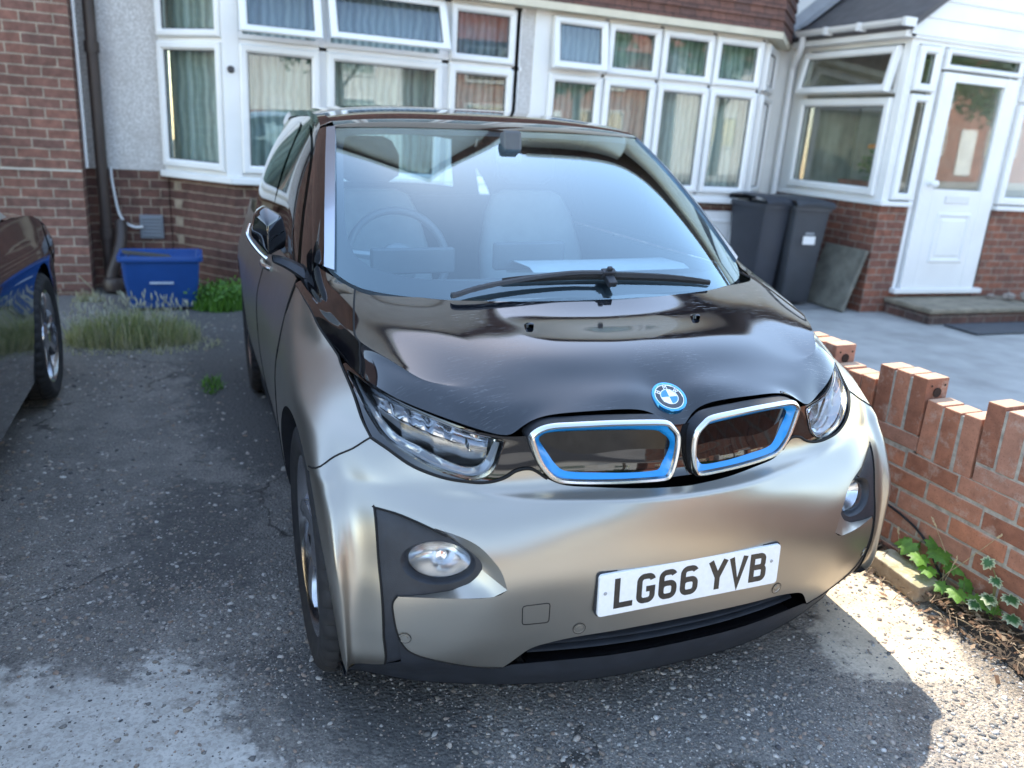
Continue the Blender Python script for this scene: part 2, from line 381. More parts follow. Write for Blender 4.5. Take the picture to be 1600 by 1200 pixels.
# outlines on the front skin (3-D points, right-hand half)
GAP=[(0,.228,.795),(.10,.245,.80),(.30,.275,.80),(.40,.284,.803),(.446,.291,.803),(.507,.33,.814),(.567,.36,.832),(.651,.437,.856),(.709,.539,.877),(.745,.70,.893)]
SIL_TOP=[(0,.17,.676),(.10,.18,.676),(.22,.21,.677),(.30,.235,.682),(.345,.25,.700),(.38,.262,.722),(.417,.266,.720),(.445,.27,.705),(.48,.285,.693),(.521,.303,.688),(.572,.32,.697),(.637,.365,.716),(.688,.413,.744),(.721,.453,.759)]
SEAMP=[(.721,.453,.759),(.76,.46,.735),(.82,.47,.708),(.873,.50,.690)]
ARCH=[(.873,.50,.690),(.866,.44,.59),(.859,.386,.50),(.851,.38,.43),(.841,.38,.36),(.835,.38,.31),(.828,.38,.25),(.82,.385,.205)]
OUTB=[(.82,.385,.205),(.795,.345,.198),(.765,.31,.20),(.742,.28,.215)]
FOGL=[(.742,.28,.215),(.738,.27,.265),(.739,.27,.33),(.741,.27,.42),(.743,.30,.53),(.745,.339,.639)]
FOGT=[(.745,.339,.639),(.70,.31,.631),(.659,.279,.619),(.625,.255,.606),(.594,.239,.591),(.565,.215,.573),(.545,.195,.557),(.531,.185,.54),(.528,.182,.52),(.538,.184,.502),(.557,.188,.483)]
RAMPO=[(.625,.25,.612),(.575,.21,.603),(.535,.185,.583),(.505,.165,.55),(.487,.157,.52),(.474,.157,.478)]
FOGB=[(.474,.157,.480),(.505,.167,.463),(.60,.205,.455),(.672,.245,.448),(.705,.26,.444)]
LOWL=[(.705,.26,.445),(.714,.265,.425),(.712,.263,.391),(.706,.262,.355),(.692,.259,.31),(.665,.251,.283),(.608,.229,.258),(.531,.214,.238),(.465,.19,.231)]
INT=[(.465,.19,.231),(.445,.175,.255),(.425,.166,.28),(.403,.161,.30),(.37,.15,.312),(.30,.14,.325),(.20,.13,.330),(.10,.118,.333),(0,.115,.334)]
w=lambda P:wi(P)
top=w(SIL_TOP); 
for i in range(2): top[0]=(0.,top[0][1])
inter=w(INT); inter[-1]=(0.,inter[-1][1])
ofs=lambda *a:sum([list(x)[:-1] for x in a],[])
bump_poly=smoothpoly(top,4,False)[:-1]+ofs(w(SEAMP),w(ARCH),w(OUTB),w(FOGL))+smoothpoly(w(FOGT)[:5],3,False)[:-1]+smoothpoly(w(RAMPO),4,False)[:-1]+smoothpoly(w(FOGB),3,False)[:-1]+smoothpoly(w(LOWL),4,False)[:-1]+smoothpoly(inter,3,False)
panel('bumper',W,bump_poly,M_SILVER,car,step=.11,sides=(1,-1))
# dished fillet between bumper skin and fog lamp cover
def rec(X): 
    t=np.clip((.745-X[:,0])/.17,0,1); return -.026*(t*t*(3-2*t))
mb=MB()
fo=np.array(smoothpoly(w(FOGT)[4:],4,False)); ro=np.array(smoothpoly(w(RAMPO),4,False))
fb=np.array(smoothpoly(w(FOGB)[:-1][::-1],4,False))
inner=np.array(dens(smoothpoly(w(FOGT)[4:],6,False),9,False)); outer_=np.array(dens(smoothpoly(w(RAMPO),6,False),9,False))
def resamp(P,n):
    P=np.asarray(P); d=np.r_[0,np.cumsum(np.linalg.norm(np.diff(P,axis=0),axis=1))]; t=np.linspace(0,d[-1],n); return np.stack([np.interp(t,d,P[:,k]) for k in range(P.shape[1])],1)
def on(P,extra=None):
    P=np.asarray(P); X=W.pt(P[:,0],P[:,1]); n=W.nrm(P[:,0],P[:,1]); e=np.zeros(len(X)) if extra is None else extra(X); return X+n*e[:,None]
NI=26
A=on(resamp(inner[:int(len(inner)*.72)],NI),rec); B=on(resamp(outer_,NI))
bc=w(FOGB); A2=on(resamp([w(FOGT)[8],w(FOGT)[9],w(FOGT)[10],w([(.60,.2,.462),])[0],w([(.655,.22,.453)])[0],bc[-1]],NI),rec); B2=on(resamp(bc,NI))
for s_ in (1,-1):
    m=np.array([s_,1,1.]); G=[]
    for t in np.linspace(0,1,8): G.append((B+(A-B)*(t**1.5))*m)
    mb.grid(G); G=[]
    for t in np.linspace(0,1,6): G.append((B2+(A2-B2)*(t**1.3))*m)
    mb.grid(G); mb.build('lamp_surround',M_SILVER,car,smooth=True,weld=2e-4); mb=MB()
# satin black: fog lamp cover, corner strip and chin
cover=w(FOGL)[::-1][:-1]  # from tip down to bottom
fc=list(smoothpoly(w(FOGT)[:9],4,False))[:-1]+w(FOGT)[8:]+w([(.60,.2,.462),(.655,.22,.453)])+w(FOGB)[-1:]
fogpoly=w(FOGL)[:-1]+fc+w(LOWL)[1:5]+w([(.70,.265,.25),(.742,.28,.215)])[:1]
FC=(.624,.532); 
def ell(rx,rz,n=28,c=FC,tilt=-.12,yy=.25):
    q=[]
    for i in range(n):
        a=2*math.pi*i/n; x=rx*math.cos(a);z=rz*math.sin(a); q.append((c[0]+x*math.cos(tilt)-z*math.sin(tilt),yy,c[1]+x*math.sin(tilt)+z*math.cos(tilt)))
    return q
hole=[tuple(q) for q in W.inv(np.array(ell(.079,.054)),use=(1,.06,1))]
panel('lamp_cover',W,fogpoly,M_SATIN,car,holes=[hole],step=.09,sides=(1,-1),fn=lambda X,V:rec(X)-.0015)
chin_t=smoothpoly(w(LOWL)[3:],4,False)
chin=list(chin_t)[:-1]+w([(.465,.19,.231),(.44,.19,.245),(.35,.17,.252),(.2,.15,.256),(0.,.135,.256)])
chin[-1]=(0.,chin[-1][1])
bot=w([(0,.172,.152),(.15,.175,.152),(.3,.195,.152),(.45,.235,.152),(.55,.272,.152),(.65,.315,.152),(.745,.375,.152),(.80,.40,.152),(.815,.383,.20)]); bot[0]=(0.,bot[0][1])
chin+=bot+w(OUTB)[1:]+w([(.70,.265,.25)])
panel('front_lip',W,chin,M_SATIN,car,step=.11,sides=(1,-1),off=-.001)
mb=MB()
lp=W.pt(np.linspace(0,8,60),np.full(60,.02))
for s_ in (1,-1):
    q=lp*np.array([s_,1,1]); mb.grid([q,q+[0,.012,-.006],q+[0,.10,-.004]])
mb.build('underside_edge',M_SATIN,car,smooth=True,weld=1e-5)
# lower air intake with louvres
mb=MB(); up_=on(smoothpoly(inter,3,False)); 
lo_=on(np.array(w([(.465,.19,.231),(.44,.19,.245),(.35,.17,.252),(.2,.15,.256),(0.,.135,.256)])))
for s_ in (1,-1):
    u=resamp(up_,24)*[s_,1,1]; l=resamp(lo_,24)*[s_,1,1]
    mb.grid([u,u+[0,.09,0]]); mb.grid([l,l+[0,.09,0]]); mb.grid([u+[0,.09,0],l+[0,.09,0]])
intake=mb.build('air_intake',M_GLOSS,car,smooth=True,weld=2e-4)
mb=MB()
for z,xe,dy in((.316,.34,.022),(.292,.385,.026),(.268,.40,.030)):
    xs=np.linspace(-xe,xe,40); 
    base=np.array([[x,.122+.3*abs(x)**2.1+dy,z] for x in xs])
    mb.grid([base+[0,0,.005],base+[0,-.006,0],base+[0,.0,-.005],base+[0,.05,-.008],base+[0,.05,.008]],closeu=True)
mb.build('louvre',M_SATIN,intake,smooth=True)
# fender, doors, quarter and tail on the same skin
def arc(cy,r,a0,a1,n=22,zc=.35):
    return [(.88,cy+r*math.cos(a),zc+r*math.sin(a)) for a in np.linspace(a0,a1,n)]
def wside(P): return [tuple(q) for q in W.inv(np.array(P,float),use=(.15,1,1))]
YF,YR=.73,3.27
a1=math.atan2(.69-.35,.50-YF)
FEND_T=[(.721,.453,.759),(.738,.50,.80),(.746,.57,.845),(.753,.69,.882),(.757,.74,.902),(.785,.86,.945),(.80,.99,.984),(.815,1.17,1.008)]
fend=smoothpoly(w(FEND_T),3,False)+wside([(.86,1.19,.9),(.88,1.19,.7),(.87,1.19,.45),(.85,1.19,.28)])+wside([(.85,1.13,.28)])+wside(arc(YF,.395,math.atan2(-.07,.39),a1,26))+w(SEAMP[::-1])[1:-1]
panel('fender',W,fend,M_SILVER,car,step=.12,sides=(1,-1))
BELT=1.018
def door(y0,y1,extra=None,name='door'):
    p=wside([(.81,y,BELT) for y in np.linspace(y0,y1,8)])+wside([(.86,y1,z) for z in (.95,.8,.65,.5,.4,.30)])+wside([(.85,y,.29) for y in np.linspace(y1,y0,6)])+wside([(.86,y0,z) for z in (.4,.5,.65,.8,.95)])
    return panel(name,W,p,M_SILVER,car,step=.16,sides=(1,-1))
door(1.195,2.13)
d2=door(2.135,2.72,name='rear_door')
q=wside([(.81,y,BELT) for y in np.linspace(2.725,3.8,6)])+[tuple(W.inv(np.array([(.74,3.93,1.0)]))[0]),(17.9,16.8),(18.,5.)]+[(15.6,4.)]
q+=wside([(.86,3.70,.30)])+wside(arc(YR,.395,-.1,math.pi+.1,26))+wside([(.86,2.83,.29),(.86,2.725,.29)])+wside([(.86,2.725,z) for z in(.5,.7,.9)])
panel('rear_quarter',W,q,M_SILVER,car,step=.2,sides=(1,-1))
sill=wside([(.85,y,.287) for y in np.linspace(1.14,2.83,8)])+wside([(.84,y,.16) for y in np.linspace(2.85,1.10,8)])
panel('sill',W,sill,M_SATIN,car,step=.2,sides=(1,-1),off=-.004)
# wheel arch lips and liners
for cy_,nm in ((YF,'front'),(YR,'rear')):
    for s_ in (1,-1):
        mb=MB(); A_=np.array(wside(arc(cy_,.395,-.1 if nm=='rear' else math.atan2(-.07,.39),math.pi+.1 if nm=='rear' else a1+.45,40))); X=W.pt(A_[:,0],A_[:,1])*[s_,1,1]
        if nm=='front':
            X=np.concatenate([X[:-9],on(resamp(w(ARCH),14))*[s_,1,1]])
        sh=np.zeros_like(X); sh[:,0]=-s_*.15; sh[:,1]=.12*np.clip((cy_-X[:,1]-.2)/.15,0,1)*(nm=='front'); mb.grid([X,X+[-s_*.018,0.004,0],X+sh]); mb.build('wheel_arch_liner',M_SATIN,car,smooth=True)
# seams
def gap(P,r,n=5): seam(W,P,'panel_gap',car,M_SEAM,r=r,n=n)
gap(w(SEAMP),.0026); gap(w(FEND_T),.003)
gap(smoothpoly(w(FOGL),2,False)+list(w(FOGT)[:5]),.0028,3)
gap(wside([(.81,1.192,BELT),(.86,1.19,.9),(.88,1.19,.7),(.87,1.19,.45),(.85,1.19,.28)]),.0032)
gap(wside([(.81,2.132,BELT),(.86,2.132,.9),(.88,2.132,.7),(.87,2.132,.45),(.85,2.132,.28)]),.003)
gap(w(SIL_TOP[4:]),.004); gap(w(LOWL),.0025)
# ---- bonnet
HG=[(0,.236,.800),(.05,.262,.828),(.12,.268,.850),(.24,.274,.853),(.35,.290,.845),(.41,.290,.818),(.446,.293,.806),(.507,.33,.817),(.56,.36,.833),(.651,.437,.859),(.709,.539,.880),(.745,.70,.893),(.785,.85,.945),(.80,.99,.985),(.815,1.16,1.010)]
HC=[(0,.352,.897),(.06,.354,.897),(.125,.36,.897),(.245,.366,.893),(.34,.365,.886),(.395,.362,.878),(.44,.360,.873),(.50,.385,.877),(.545,.412,.886),(.605,.475,.905),(.66,.56,.930),(.712,.66,.953),(.752,.835,.988),(.766,.945,1.008),(.782,1.11,1.035)]
HR=[(0,.74,1.028),(.07,.742,1.028),(.15,.747,1.028),(.26,.757,1.027),(.34,.772,1.027),(.40,.785,1.027),(.45,.80,1.027),(.49,.815,1.027),(.53,.828,1.027),(.585,.845,1.028),(.62,.86,1.029),(.66,.885,1.032),(.695,.96,1.040),(.712,1.02,1.052),(.74,1.12,1.085)]
HP=[]
for i,(g,c,r_) in enumerate(zip(HG,HC,HR)):
    g,c,r_=map(np.array,(g,c,r_)); t=min(1,i/8); 
    cen=1-min(1,max(0,(i-4)/5))      # 1 at nose, 0 at side
    nrm=np.array([0,-.62,.78])*cen+(1-cen)*np.array([.6,-.1,.8])
    s1=g+(c-g)*.5+nrm*(.006*cen+.003)
    Lr=np.linalg.norm(r_-c); e=.011/max(Lr,.03)
    top_=lambda k: c+(r_-c)*k+np.array([0,0,1])*4*k*(1-k)*(.030*min(1,Lr/.40)*(.45+.55*cen)+.002)
    cm=c+(s1-c)*(.5*cen+(1-cen)*min(.35,.011/np.linalg.norm(s1-c)))+nrm*.002*cen
    old=np.array([g,s1,cm,c,top_(min(e,.25)*(1-cen)+.16*cen),top_(.33),top_(.66),r_])
    tz=.83 if i==0 else (.80 if i==1 else .70); hl=.13 if i==0 else (.115 if i==1 else .095); b1=g+np.array([0,math.sqrt(1-tz*tz),tz])*hl; b2=r_-np.array([0,.955,.297])*.22
    t_=np.array([0,.12,.24,.36,.48,.64,.82,1])[:,None]; bz_=(1-t_)**3*g+3*(1-t_)**2*t_*b1+3*(1-t_)*t_**2*b2+t_**3*r_
    HP.append(list(bz_*cen+old*(1-cen)))
# fair the upper bonnet: one smooth height function fitted through its rows, nose re-blended tangentially
HP=np.array(HP); sel=[(i,j) for i in range(len(HP)-1) for j in range(3,8)]
def bas(x,y): x=np.asarray(x,float)*1.2;y=np.asarray(y,float); return np.stack([x**a*y**b for a in (0,2,4,6) for b in (0,1,2,3)],-1)
Px=np.array([HP[i,j] for i,j in sel]); wt=np.array([3. if j in (3,7) else .6 for i,j in sel]); co_,*_=np.linalg.lstsq(bas(Px[:,0],Px[:,1])*wt[:,None],Px[:,2]*wt,rcond=None)
zf_=lambda x,y:float(bas(x,y)@co_)
for i,j in sel: HP[i,j,2]=zf_(HP[i,j,0],HP[i,j,1])
for i in range(10):
    cen=1-min(1,max(0,(i-4)/5))
    if cen<=0: continue
    g,c=HP[i,0],HP[i,3]; u_=g-c; u_=u_/np.linalg.norm(u_); h_=.02; tc=np.array([u_[0]*h_,u_[1]*h_,0]); tc[2]=zf_(c[0]+tc[0],c[1]+tc[1])-c[2]; tc/=np.linalg.norm(tc)
    tz=.83 if i==0 else (.80 if i==1 else .72); D=np.linalg.norm(g-c); b1=g+np.array([0,math.sqrt(1-tz*tz),tz])*D*.36; b2=c+tc*D*.36
    for j,t in ((1,.34),(2,.67)): HP[i,j]=HP[i,j]*(1-cen)+cen*((1-t)**3*g+3*(1-t)**2*t*b1+3*(1-t)*t*t*b2+t**3*c)
for _ in range(3):
    Q=HP.copy()
    for i in range(3,9):
        for j in (1,2,3): HP[i,j]=.5*Q[i,j]+.25*(Q[i-1,j]+Q[i+1,j])
H=Surf(HP)
na=len(HG)-1
hood_poly=[(0,0),(na-3.6,0),(na-3.2,1.5),(na-2.9,3.5),(na-2.6,7),(0,7)]
side_poly=[(na-3.6,0),(na,0),(na,7),(na-2.6,7),(na-2.9,3.5),(na-3.2,1.5)]
panel('bonnet',H,dens(hood_poly,.3),M_BONNET,car,step=.16,sides=(1,-1))
panel('wing_panel',H,dens(side_poly,.3),M_GLOSS,car,step=.16,sides=(1,-1))
seam(H,[(na-3.6,0.02),(na-3.4,.8),(na-3.2,1.5),(na-2.9,3.5),(na-2.75,5),(na-2.6,7)],'bonnet_gap',car,M_SEAM,r=.0028)
# bonnet front return so the edge has thickness
mb=MB(); e=H.pt(np.linspace(0,11,90),np.zeros(90))
for s_ in (1,-1):
    q=e*[s_,1,1]; mb.grid([q,q+[0,.010,-.007],q+[0,.05,-.02]])
mb.build('bonnet_edge',M_GLOSS,car,smooth=True,weld=1e-5)
# ---- windscreen, roof, side glass
WB=[(0,.72,1.022),(.15,.728,1.022),(.30,.748,1.022),(.45,.79,1.024),(.57,.86,1.028),(.66,.95,1.036),(.712,1.05,1.063)]
WT=[(0,1.60,1.476),(.14,1.601,1.476),(.28,1.604,1.475),(.40,1.61,1.473),(.49,1.62,1.470),(.555,1.635,1.467),(.602,1.65,1.464)]
WSP=[]
for b_,t_ in zip(WB,WT):
    b_,t_=np.array(b_),np.array(t_); WSP.append([b_+(t_-b_)*k+np.array([0,-.4,.9])*4*k*(1-k)*.022 for k in (0,.25,.5,.75,1)])
WSF=Surf(WSP)
glass_poly=dens([(0,.0),(6,.0),(6,4),(0,4)],.3)
panel('windscreen',WSF,glass_poly,M_GL,car,step=.2,sides=(1,-1))
fr_out=[(0,.0),(6,.0),(6,4),(0,4)]
fi=[(0,.36),(3.6,.36),(4.6,.46),(5.1,.62),(5.42,.95),(5.5,1.4),(5.5,3.3),(5.3,3.72),(4.6,3.80),(0,3.84)]
fpoly=[(0,0),(6,0),(6,4),(0,4)]+fi[::-1]
panel('windscreen_border',WSF,dens(fpoly,.25),M_FRIT,car,step=.16,sides=(1,-1),off=-.005)
RX=[0,.16,.32,.46,.55,.60]
def roofrow(y,zc,ze,xe,yb=0): return [(x/.60*xe,y+yb*(x/.6)**2,zc+(ze-zc)*(x/.6)**3.2) for x in RX]
rr=[roofrow(1.603,1.478,1.467,.605,.048),roofrow(1.66,1.500,1.480,.603,.03),roofrow(1.76,1.520,1.497,.602,.02),roofrow(2.0,1.547,1.515,.606,0),roofrow(2.4,1.565,1.525,.612,0),roofrow(2.9,1.560,1.515,.608,0),roofrow(3.3,1.535,1.482,.59,0),roofrow(3.6,1.49,1.43,.565,0)]
RS=Surf(np.swapaxes(np.array(rr),0,1))
panel('roof',RS,dens([(0,0),(5,0),(5,7),(0,7)],.25),M_GLOSS,car,step=.2,sides=(1,-1))
# side glass area: from belt to roof rail
GY=[1.06,1.20,1.45,1.75,2.13,2.6,3.0,3.4,3.75]
RY=[1.06,1.16,1.34,1.59,1.76,1.9,2.2,2.9,3.4,3.75]
def rail(y): return np.array([np.interp(y,RY,[.775,.76,.733,.69,.655,.638,.628,.622,.60,.56]),y,np.interp(y,RY,[1.03,1.09,1.21,1.36,1.45,1.485,1.505,1.495,1.44,1.30])])
def belt(y): return np.array([np.interp(y,[1.06,1.2,1.7,2.3,3.0,3.75],[.785,.800,.80,.802,.80,.74]),y,1.022])
GP=[]
for y in GY:
    b_,t_=belt(y),rail(y); GP.append([b_+(t_-b_)*k+np.array([1,0,.3])*4*k*(1-k)*.022*min(1,(t_-b_)[2]/.3) for k in(0,.33,.66,1)])
GS=Surf(GP,sym=False)
panel('door_frame',GS,dens([(0,0),(8,0),(8,3),(0,3)],.25),M_GLOSS,car,step=.2,sides=(1,-1),off=-.004)
def win(nm,poly): 
    o=panel(nm,GS,dens(smoothpoly(poly,4),.2),M_GLS,car,step=.2,sides=(1,-1),off=.0015); return o
win('side_window',[(1.25,.25),(2.2,.1),(4.0,.1),(4.02,1.5),(4.0,2.75),(3.2,2.78),(2.4,2.65),(1.6,1.9),(1.2,.8)])
win('rear_side_window',[(4.25,.1),(5.6,.1),(6.3,.4),(6.4,1.6),(5.9,2.5),(5.2,2.75),(4.3,2.75),(4.22,1.5)])
# pillars: two-facet strip between windscreen edge and side frame, and roof rail
mb=MB(); ts=np.linspace(0,1,16)
ge=WSF.pt(np.full(16,5.999),ts*4); 
oe=resamp(np.array([(.762,1.14,1.08),(.733,1.34,1.21),(.69,1.59,1.36),(.655,1.76,1.45)]),16)
mid=ge*.66+oe*.34+np.array([.008,-.006,.008])
mb2=MB()
for s_ in (1,-1):
    mb=MB();mb2=MB(); m=[s_,1,1]; mb.grid([ge*m,ge*m+np.array([0,-.004,.008]),mid*m]); mb2.grid([mid*m,(mid*.5+oe*.5+np.array([.005,-.002,.004]))*m,oe*m]); mb.build('pillar_sheen_strip',M_PSKY,car,smooth=True); mb2.build('pillar',M_GLOSS,car,smooth=True)
for s_ in (1,-1):
    mb=MB(); yy=np.linspace(1.72,3.6,30); a_=RS.pt(np.full(30,4.999),np.interp(yy,[1.651,1.69,1.78,2.0,2.4,2.9,3.3,3.6],range(8))); b_=np.array([rail(y) for y in yy])
    mid=(a_+b_)/2+np.array([.012,0,.010]); mb.grid([a_*[s_,1,1],mid*[s_,1,1],b_*[s_,1,1]]); mb.build('roof_rail',M_GLOSS,car,smooth=True)
# tailgate
mb=MB(); rows=[]
for k,(y,z,hw) in enumerate([(3.6,1.49,.565),(3.68,1.42,.57),(3.80,1.28,.62),(3.90,1.12,.68),(3.95,1.02,.735)]):
    rows.append([(hw*x,y-.03*abs(x)**3*2,z-.05*abs(x)**3) for x in np.linspace(-1,1,17)])
R_=np.array(rows); mb.grid(R_[:, :3]); mb.grid(R_[:,14:]); mb.grid(R_[3:]); mb.grid(R_[:2])
tg=mb.build('tailgate',M_GLOSS,car,smooth=True)
mb=MB(); mb.grid(R_[1:4,2:15]); mb.build('rear_window',M_GLS2 if 'M_GLS2' in globals() else M_GL,tg,smooth=True)
# ---------------------------------------------------------------- headlights
HLO=[(.417,.266,.722),(.445,.27,.705),(.48,.285,.693),(.521,.303,.688),(.572,.32,.697),(.637,.365,.716),(.688,.413,.744),(.721,.453,.759),(.738,.50,.80),(.746,.57,.845),(.753,.69,.882)]
HLT=[(.742,.685,.888),(.709,.539,.875),(.651,.437,.854),(.567,.36,.830),(.507,.33,.812),(.446,.291,.801),(.42,.287,.80)]
LENS=[(.443,.297,.786),(.455,.29,.751),(.468,.287,.722),(.492,.29,.704),(.53,.305,.698),(.584,.332,.714),(.640,.375,.738),(.693,.42,.768),(.725,.475,.810),(.740,.565,.851),(.743,.65,.876),(.706,.54,.868),(.648,.437,.847),(.565,.36,.822),(.506,.33,.805),(.46,.30,.795)]
lens2=[tuple(q) for q in smoothpoly(w(LENS),4)]
blk=w([(0,.21,.680)])+w([(.10,.21,.680),(.22,.23,.681),(.30,.24,.686),(.345,.25,.703),(.38,.262,.727)])+w(HLO)+w(HLT)+w([(.39,.284,.80),(.30,.275,.815),(.10,.245,.815),(0,.22,.815)])
blk[0]=(0.,blk[0][1]); blk[-1]=(0.,blk[-1][1])
panel('lamp_panel',W,blk,M_GLOSS,car,holes=[lens2],step=.09,sides=(1,-1),off=-.004)
def half_lamp(s_):
    m=np.array([s_,1,1.])
    hl=bpy.data.objects.new('headlight',None); COL.objects.link(hl); hl.parent=car
    # bucket: scaled, pushed-back outline
    O=on(np.array(lens2)); c=np.array([.575,.40,.79]); n_=np.array([.30,-.93,.22]); n_/=np.linalg.norm(n_)
    def ring(k,d,base=O): return (c+(base-c)*k-n_*d)
    mb=MB(); mb.grid([x*m for x in (O-n_*.004,ring(.97,.03),ring(.90,.075))],closev=True)
    q=ring(.90,.075); mb.grid([q*m,(q.mean(0)+(q-q.mean(0))*.02)*m],closev=True)
    mb.build('lamp_housing',M_HLIN,hl,smooth=True)
    # U-shaped light guide following the outer/bottom/inner edge
    L3=on(resamp(np.array(smoothpoly(w(LENS[:11]),4,False)),46)); L3=c+(L3-c)*.945-n_*.013
    L3[0]=L3[0]+np.array([.003,0,-.002])
    mb=MB()
    wv=np.interp(np.linspace(0,1,46),[0,.15,.4,.7,1],[.009,.013,.016,.013,.006])
    C0=c-n_*.016; dirs=(C0-L3); dirs/=np.linalg.norm(dirs,axis=1)[:,None]
    mb.grid([L3*m,(L3+dirs*wv[:,None]*.5+n_*.006)*m,(L3+dirs*wv[:,None]*1.5)*m,(L3+dirs*wv[:,None]*1.5-n_*.02)*m]); mb.build('light_guide',M_TUBE,hl,smooth=True)
    # ribbed reflector under the top edge, smooth tray below it
    Tt=resamp(np.array([(.712,.51,.856),(.655,.445,.842),(.60,.39,.828),(.54,.345,.812),(.475,.312,.796)]),120)
    Bt=resamp(np.array([(.702,.455,.800),(.665,.405,.768),(.60,.352,.737),(.54,.322,.720),(.485,.300,.722)]),120)
    ph=np.arange(120); rows=[]
    for k,(f_,dp) in enumerate(((0,.010),(.10,.022),(.22,.034),(.34,.041),(.44,.044))):
        wv2=(.0040*np.abs(np.sin(ph*.165))+.0004*np.sin(ph*.61))*(1 if k else .3)*np.clip((105-ph)/20,0,1)
        rows.append((Tt+(Bt-Tt)*f_-n_*(dp-wv2)[:,None] if hasattr(wv2,'__len__') else 0)*m)
    mb=MB(); mb.grid(rows); mb.build('reflector',M_REFL,hl,smooth=True)
    mb=MB(); mb.grid([(Tt+(Bt-Tt)*f_-n_*dp)*m for f_,dp in ((.44,.044),(.50,.040),(.62,.043),(.80,.048),(.99,.052))]); mb.build('lamp_shelf',M_SHELF,hl,smooth=True)
    mb=MB(); q0=np.array([.505,.335,.775]); mb.grid([[(q0+np.array([.95,.30,0])*.020*math.cos(a)*k_+np.array([0,.1,1])*.026*math.sin(a)*k_-n_*(.022+.012*(1-k_*k_)))*m for a in np.linspace(-1.75,1.4,14)] for k_ in (.02,.4,.7,1.)]); mb.build('projector',M_CHROME,hl,smooth=True)
    # clear cover
    V,T=cdt(lens2,[],.1); X=W.pt(V[:,0],V[:,1]); Nn=W.nrm(V[:,0],V[:,1]); X=(X+Nn*.0005)*m; Nn=Nn*m
    me=bpy.data.meshes.new('lens'); me.from_pydata([tuple(p) for p in X],[],[tuple(int(i) for i in q) for q in T]); me.materials.append(M_LENS); me.polygons.foreach_set('use_smooth',[True]*len(T)); me.update()
    mobj('lens',me,hl); me.normals_split_custom_set_from_vertices([Vector(n).normalized() for n in Nn])
    mb=MB(); E=on(np.array(lens2)); mb.tube([tuple((p+n_*.0002)*m) for p in list(E)+[E[0]]],.0016,6,cap=False); mb.build('lens_rim',M_GLOSS,hl,smooth=True)
M_HLIN=simple('lamp_interior',(.50,.51,.52),.14,.95,.2)
M_REFL=simple('lamp_reflector',(.80,.80,.82),.10,1,.1)
M_SHELF=simple('lamp_shelf_chrome',(.46,.44,.41),.20,1,.2)
half_lamp(1); half_lamp(-1)
# ---------------------------------------------------------------- fog lamps
M_FREFL=simple('fog_reflector',(.72,.72,.72),.22,1,.15)
for s_ in (1,-1):
    m=np.array([s_,1,1.]); fl=bpy.data.objects.new('fog_lamp',None); COL.objects.link(fl); fl.parent=car
    E_=on(np.array(hole),rec); E_=E_*m; c=E_.mean(0); n_=np.array([s_*.38,-.90,.15]); n_/=np.linalg.norm(n_)
    def rg(k,d): return c+(E_-c)*k-n_*d
    mb=MB(); mb.grid([rg(1,0.0015),rg(.95,.004),rg(.87,.014),rg(.83,.026)],closev=True); mb.build('lamp_bezel',M_SATIN,fl,smooth=True)
    mb=MB(); mb.grid([rg(.83,.026),rg(.80,.016),rg(.70,.009),rg(.5,.005),rg(.25,.003),rg(.01,.002)],closev=True); mb.build('lens',M_LENS,fl,smooth=True)
    mb=MB(); rows=[]
    for i in range(12):
        t=i/11; row=[]
        for j,e in enumerate(E_):
            a=2*math.pi*j/len(E_); row.append(c+(e-c)*(.83*t)-n_*(.028+.045*(1-t*t)))
        rows.append(row)
    mb.grid(rows,closev=True); rf=mb.build('reflector',M_FREFL,fl,smooth=True)
    mb=MB(); mb.lathe([(.0,-.012),(.010,-.010),(.014,-.003),(.012,.004),(0,.006)],Vector(c-n_*.050),Vector(n_),24)
    mb.build('bulb_shield',M_CHROME,rf,smooth=True)
# ---------------------------------------------------------------- twin grilles
KO=[(.391,.797),(.389,.812),(.372,.828),(.345,.838),(.30,.842),(.21,.845),(.118,.843),(.062,.838),(.043,.826),(.024,.806),(.017,.782),(.018,.745),(.024,.708),(.034,.686),(.052,.678),(.11,.678),(.20,.680),(.29,.684),(.325,.692),(.350,.712),(.372,.745)]
KB=[(.360,.791),(.352,.803),(.333,.810),(.229,.814),(.089,.808),(.055,.795),(.033,.773),(.037,.746),(.056,.722),(.082,.712),(.19,.716),(.283,.720),(.314,.733),(.338,.761)]
def kpoint(x,z,d): return (x,.200+.43*x*x+d,z)
def shrink(P,d):
    P=np.array(P); n=len(P); out=[]
    ar=sum(P[i][0]*P[(i+1)%n][1]-P[(i+1)%n][0]*P[i][1] for i in range(n)); sg=1 if ar>0 else -1
    for i in range(n):
        a,b,c=P[i-1],P[i],P[(i+1)%n]; t=(c-a)/np.linalg.norm(c-a); out.append(b+sg*d*np.array([-t[1],t[0]]))
    return out
M_INS=simple('grille_insert_black',(.003,.003,.004),.05,0,0,spec=.32)
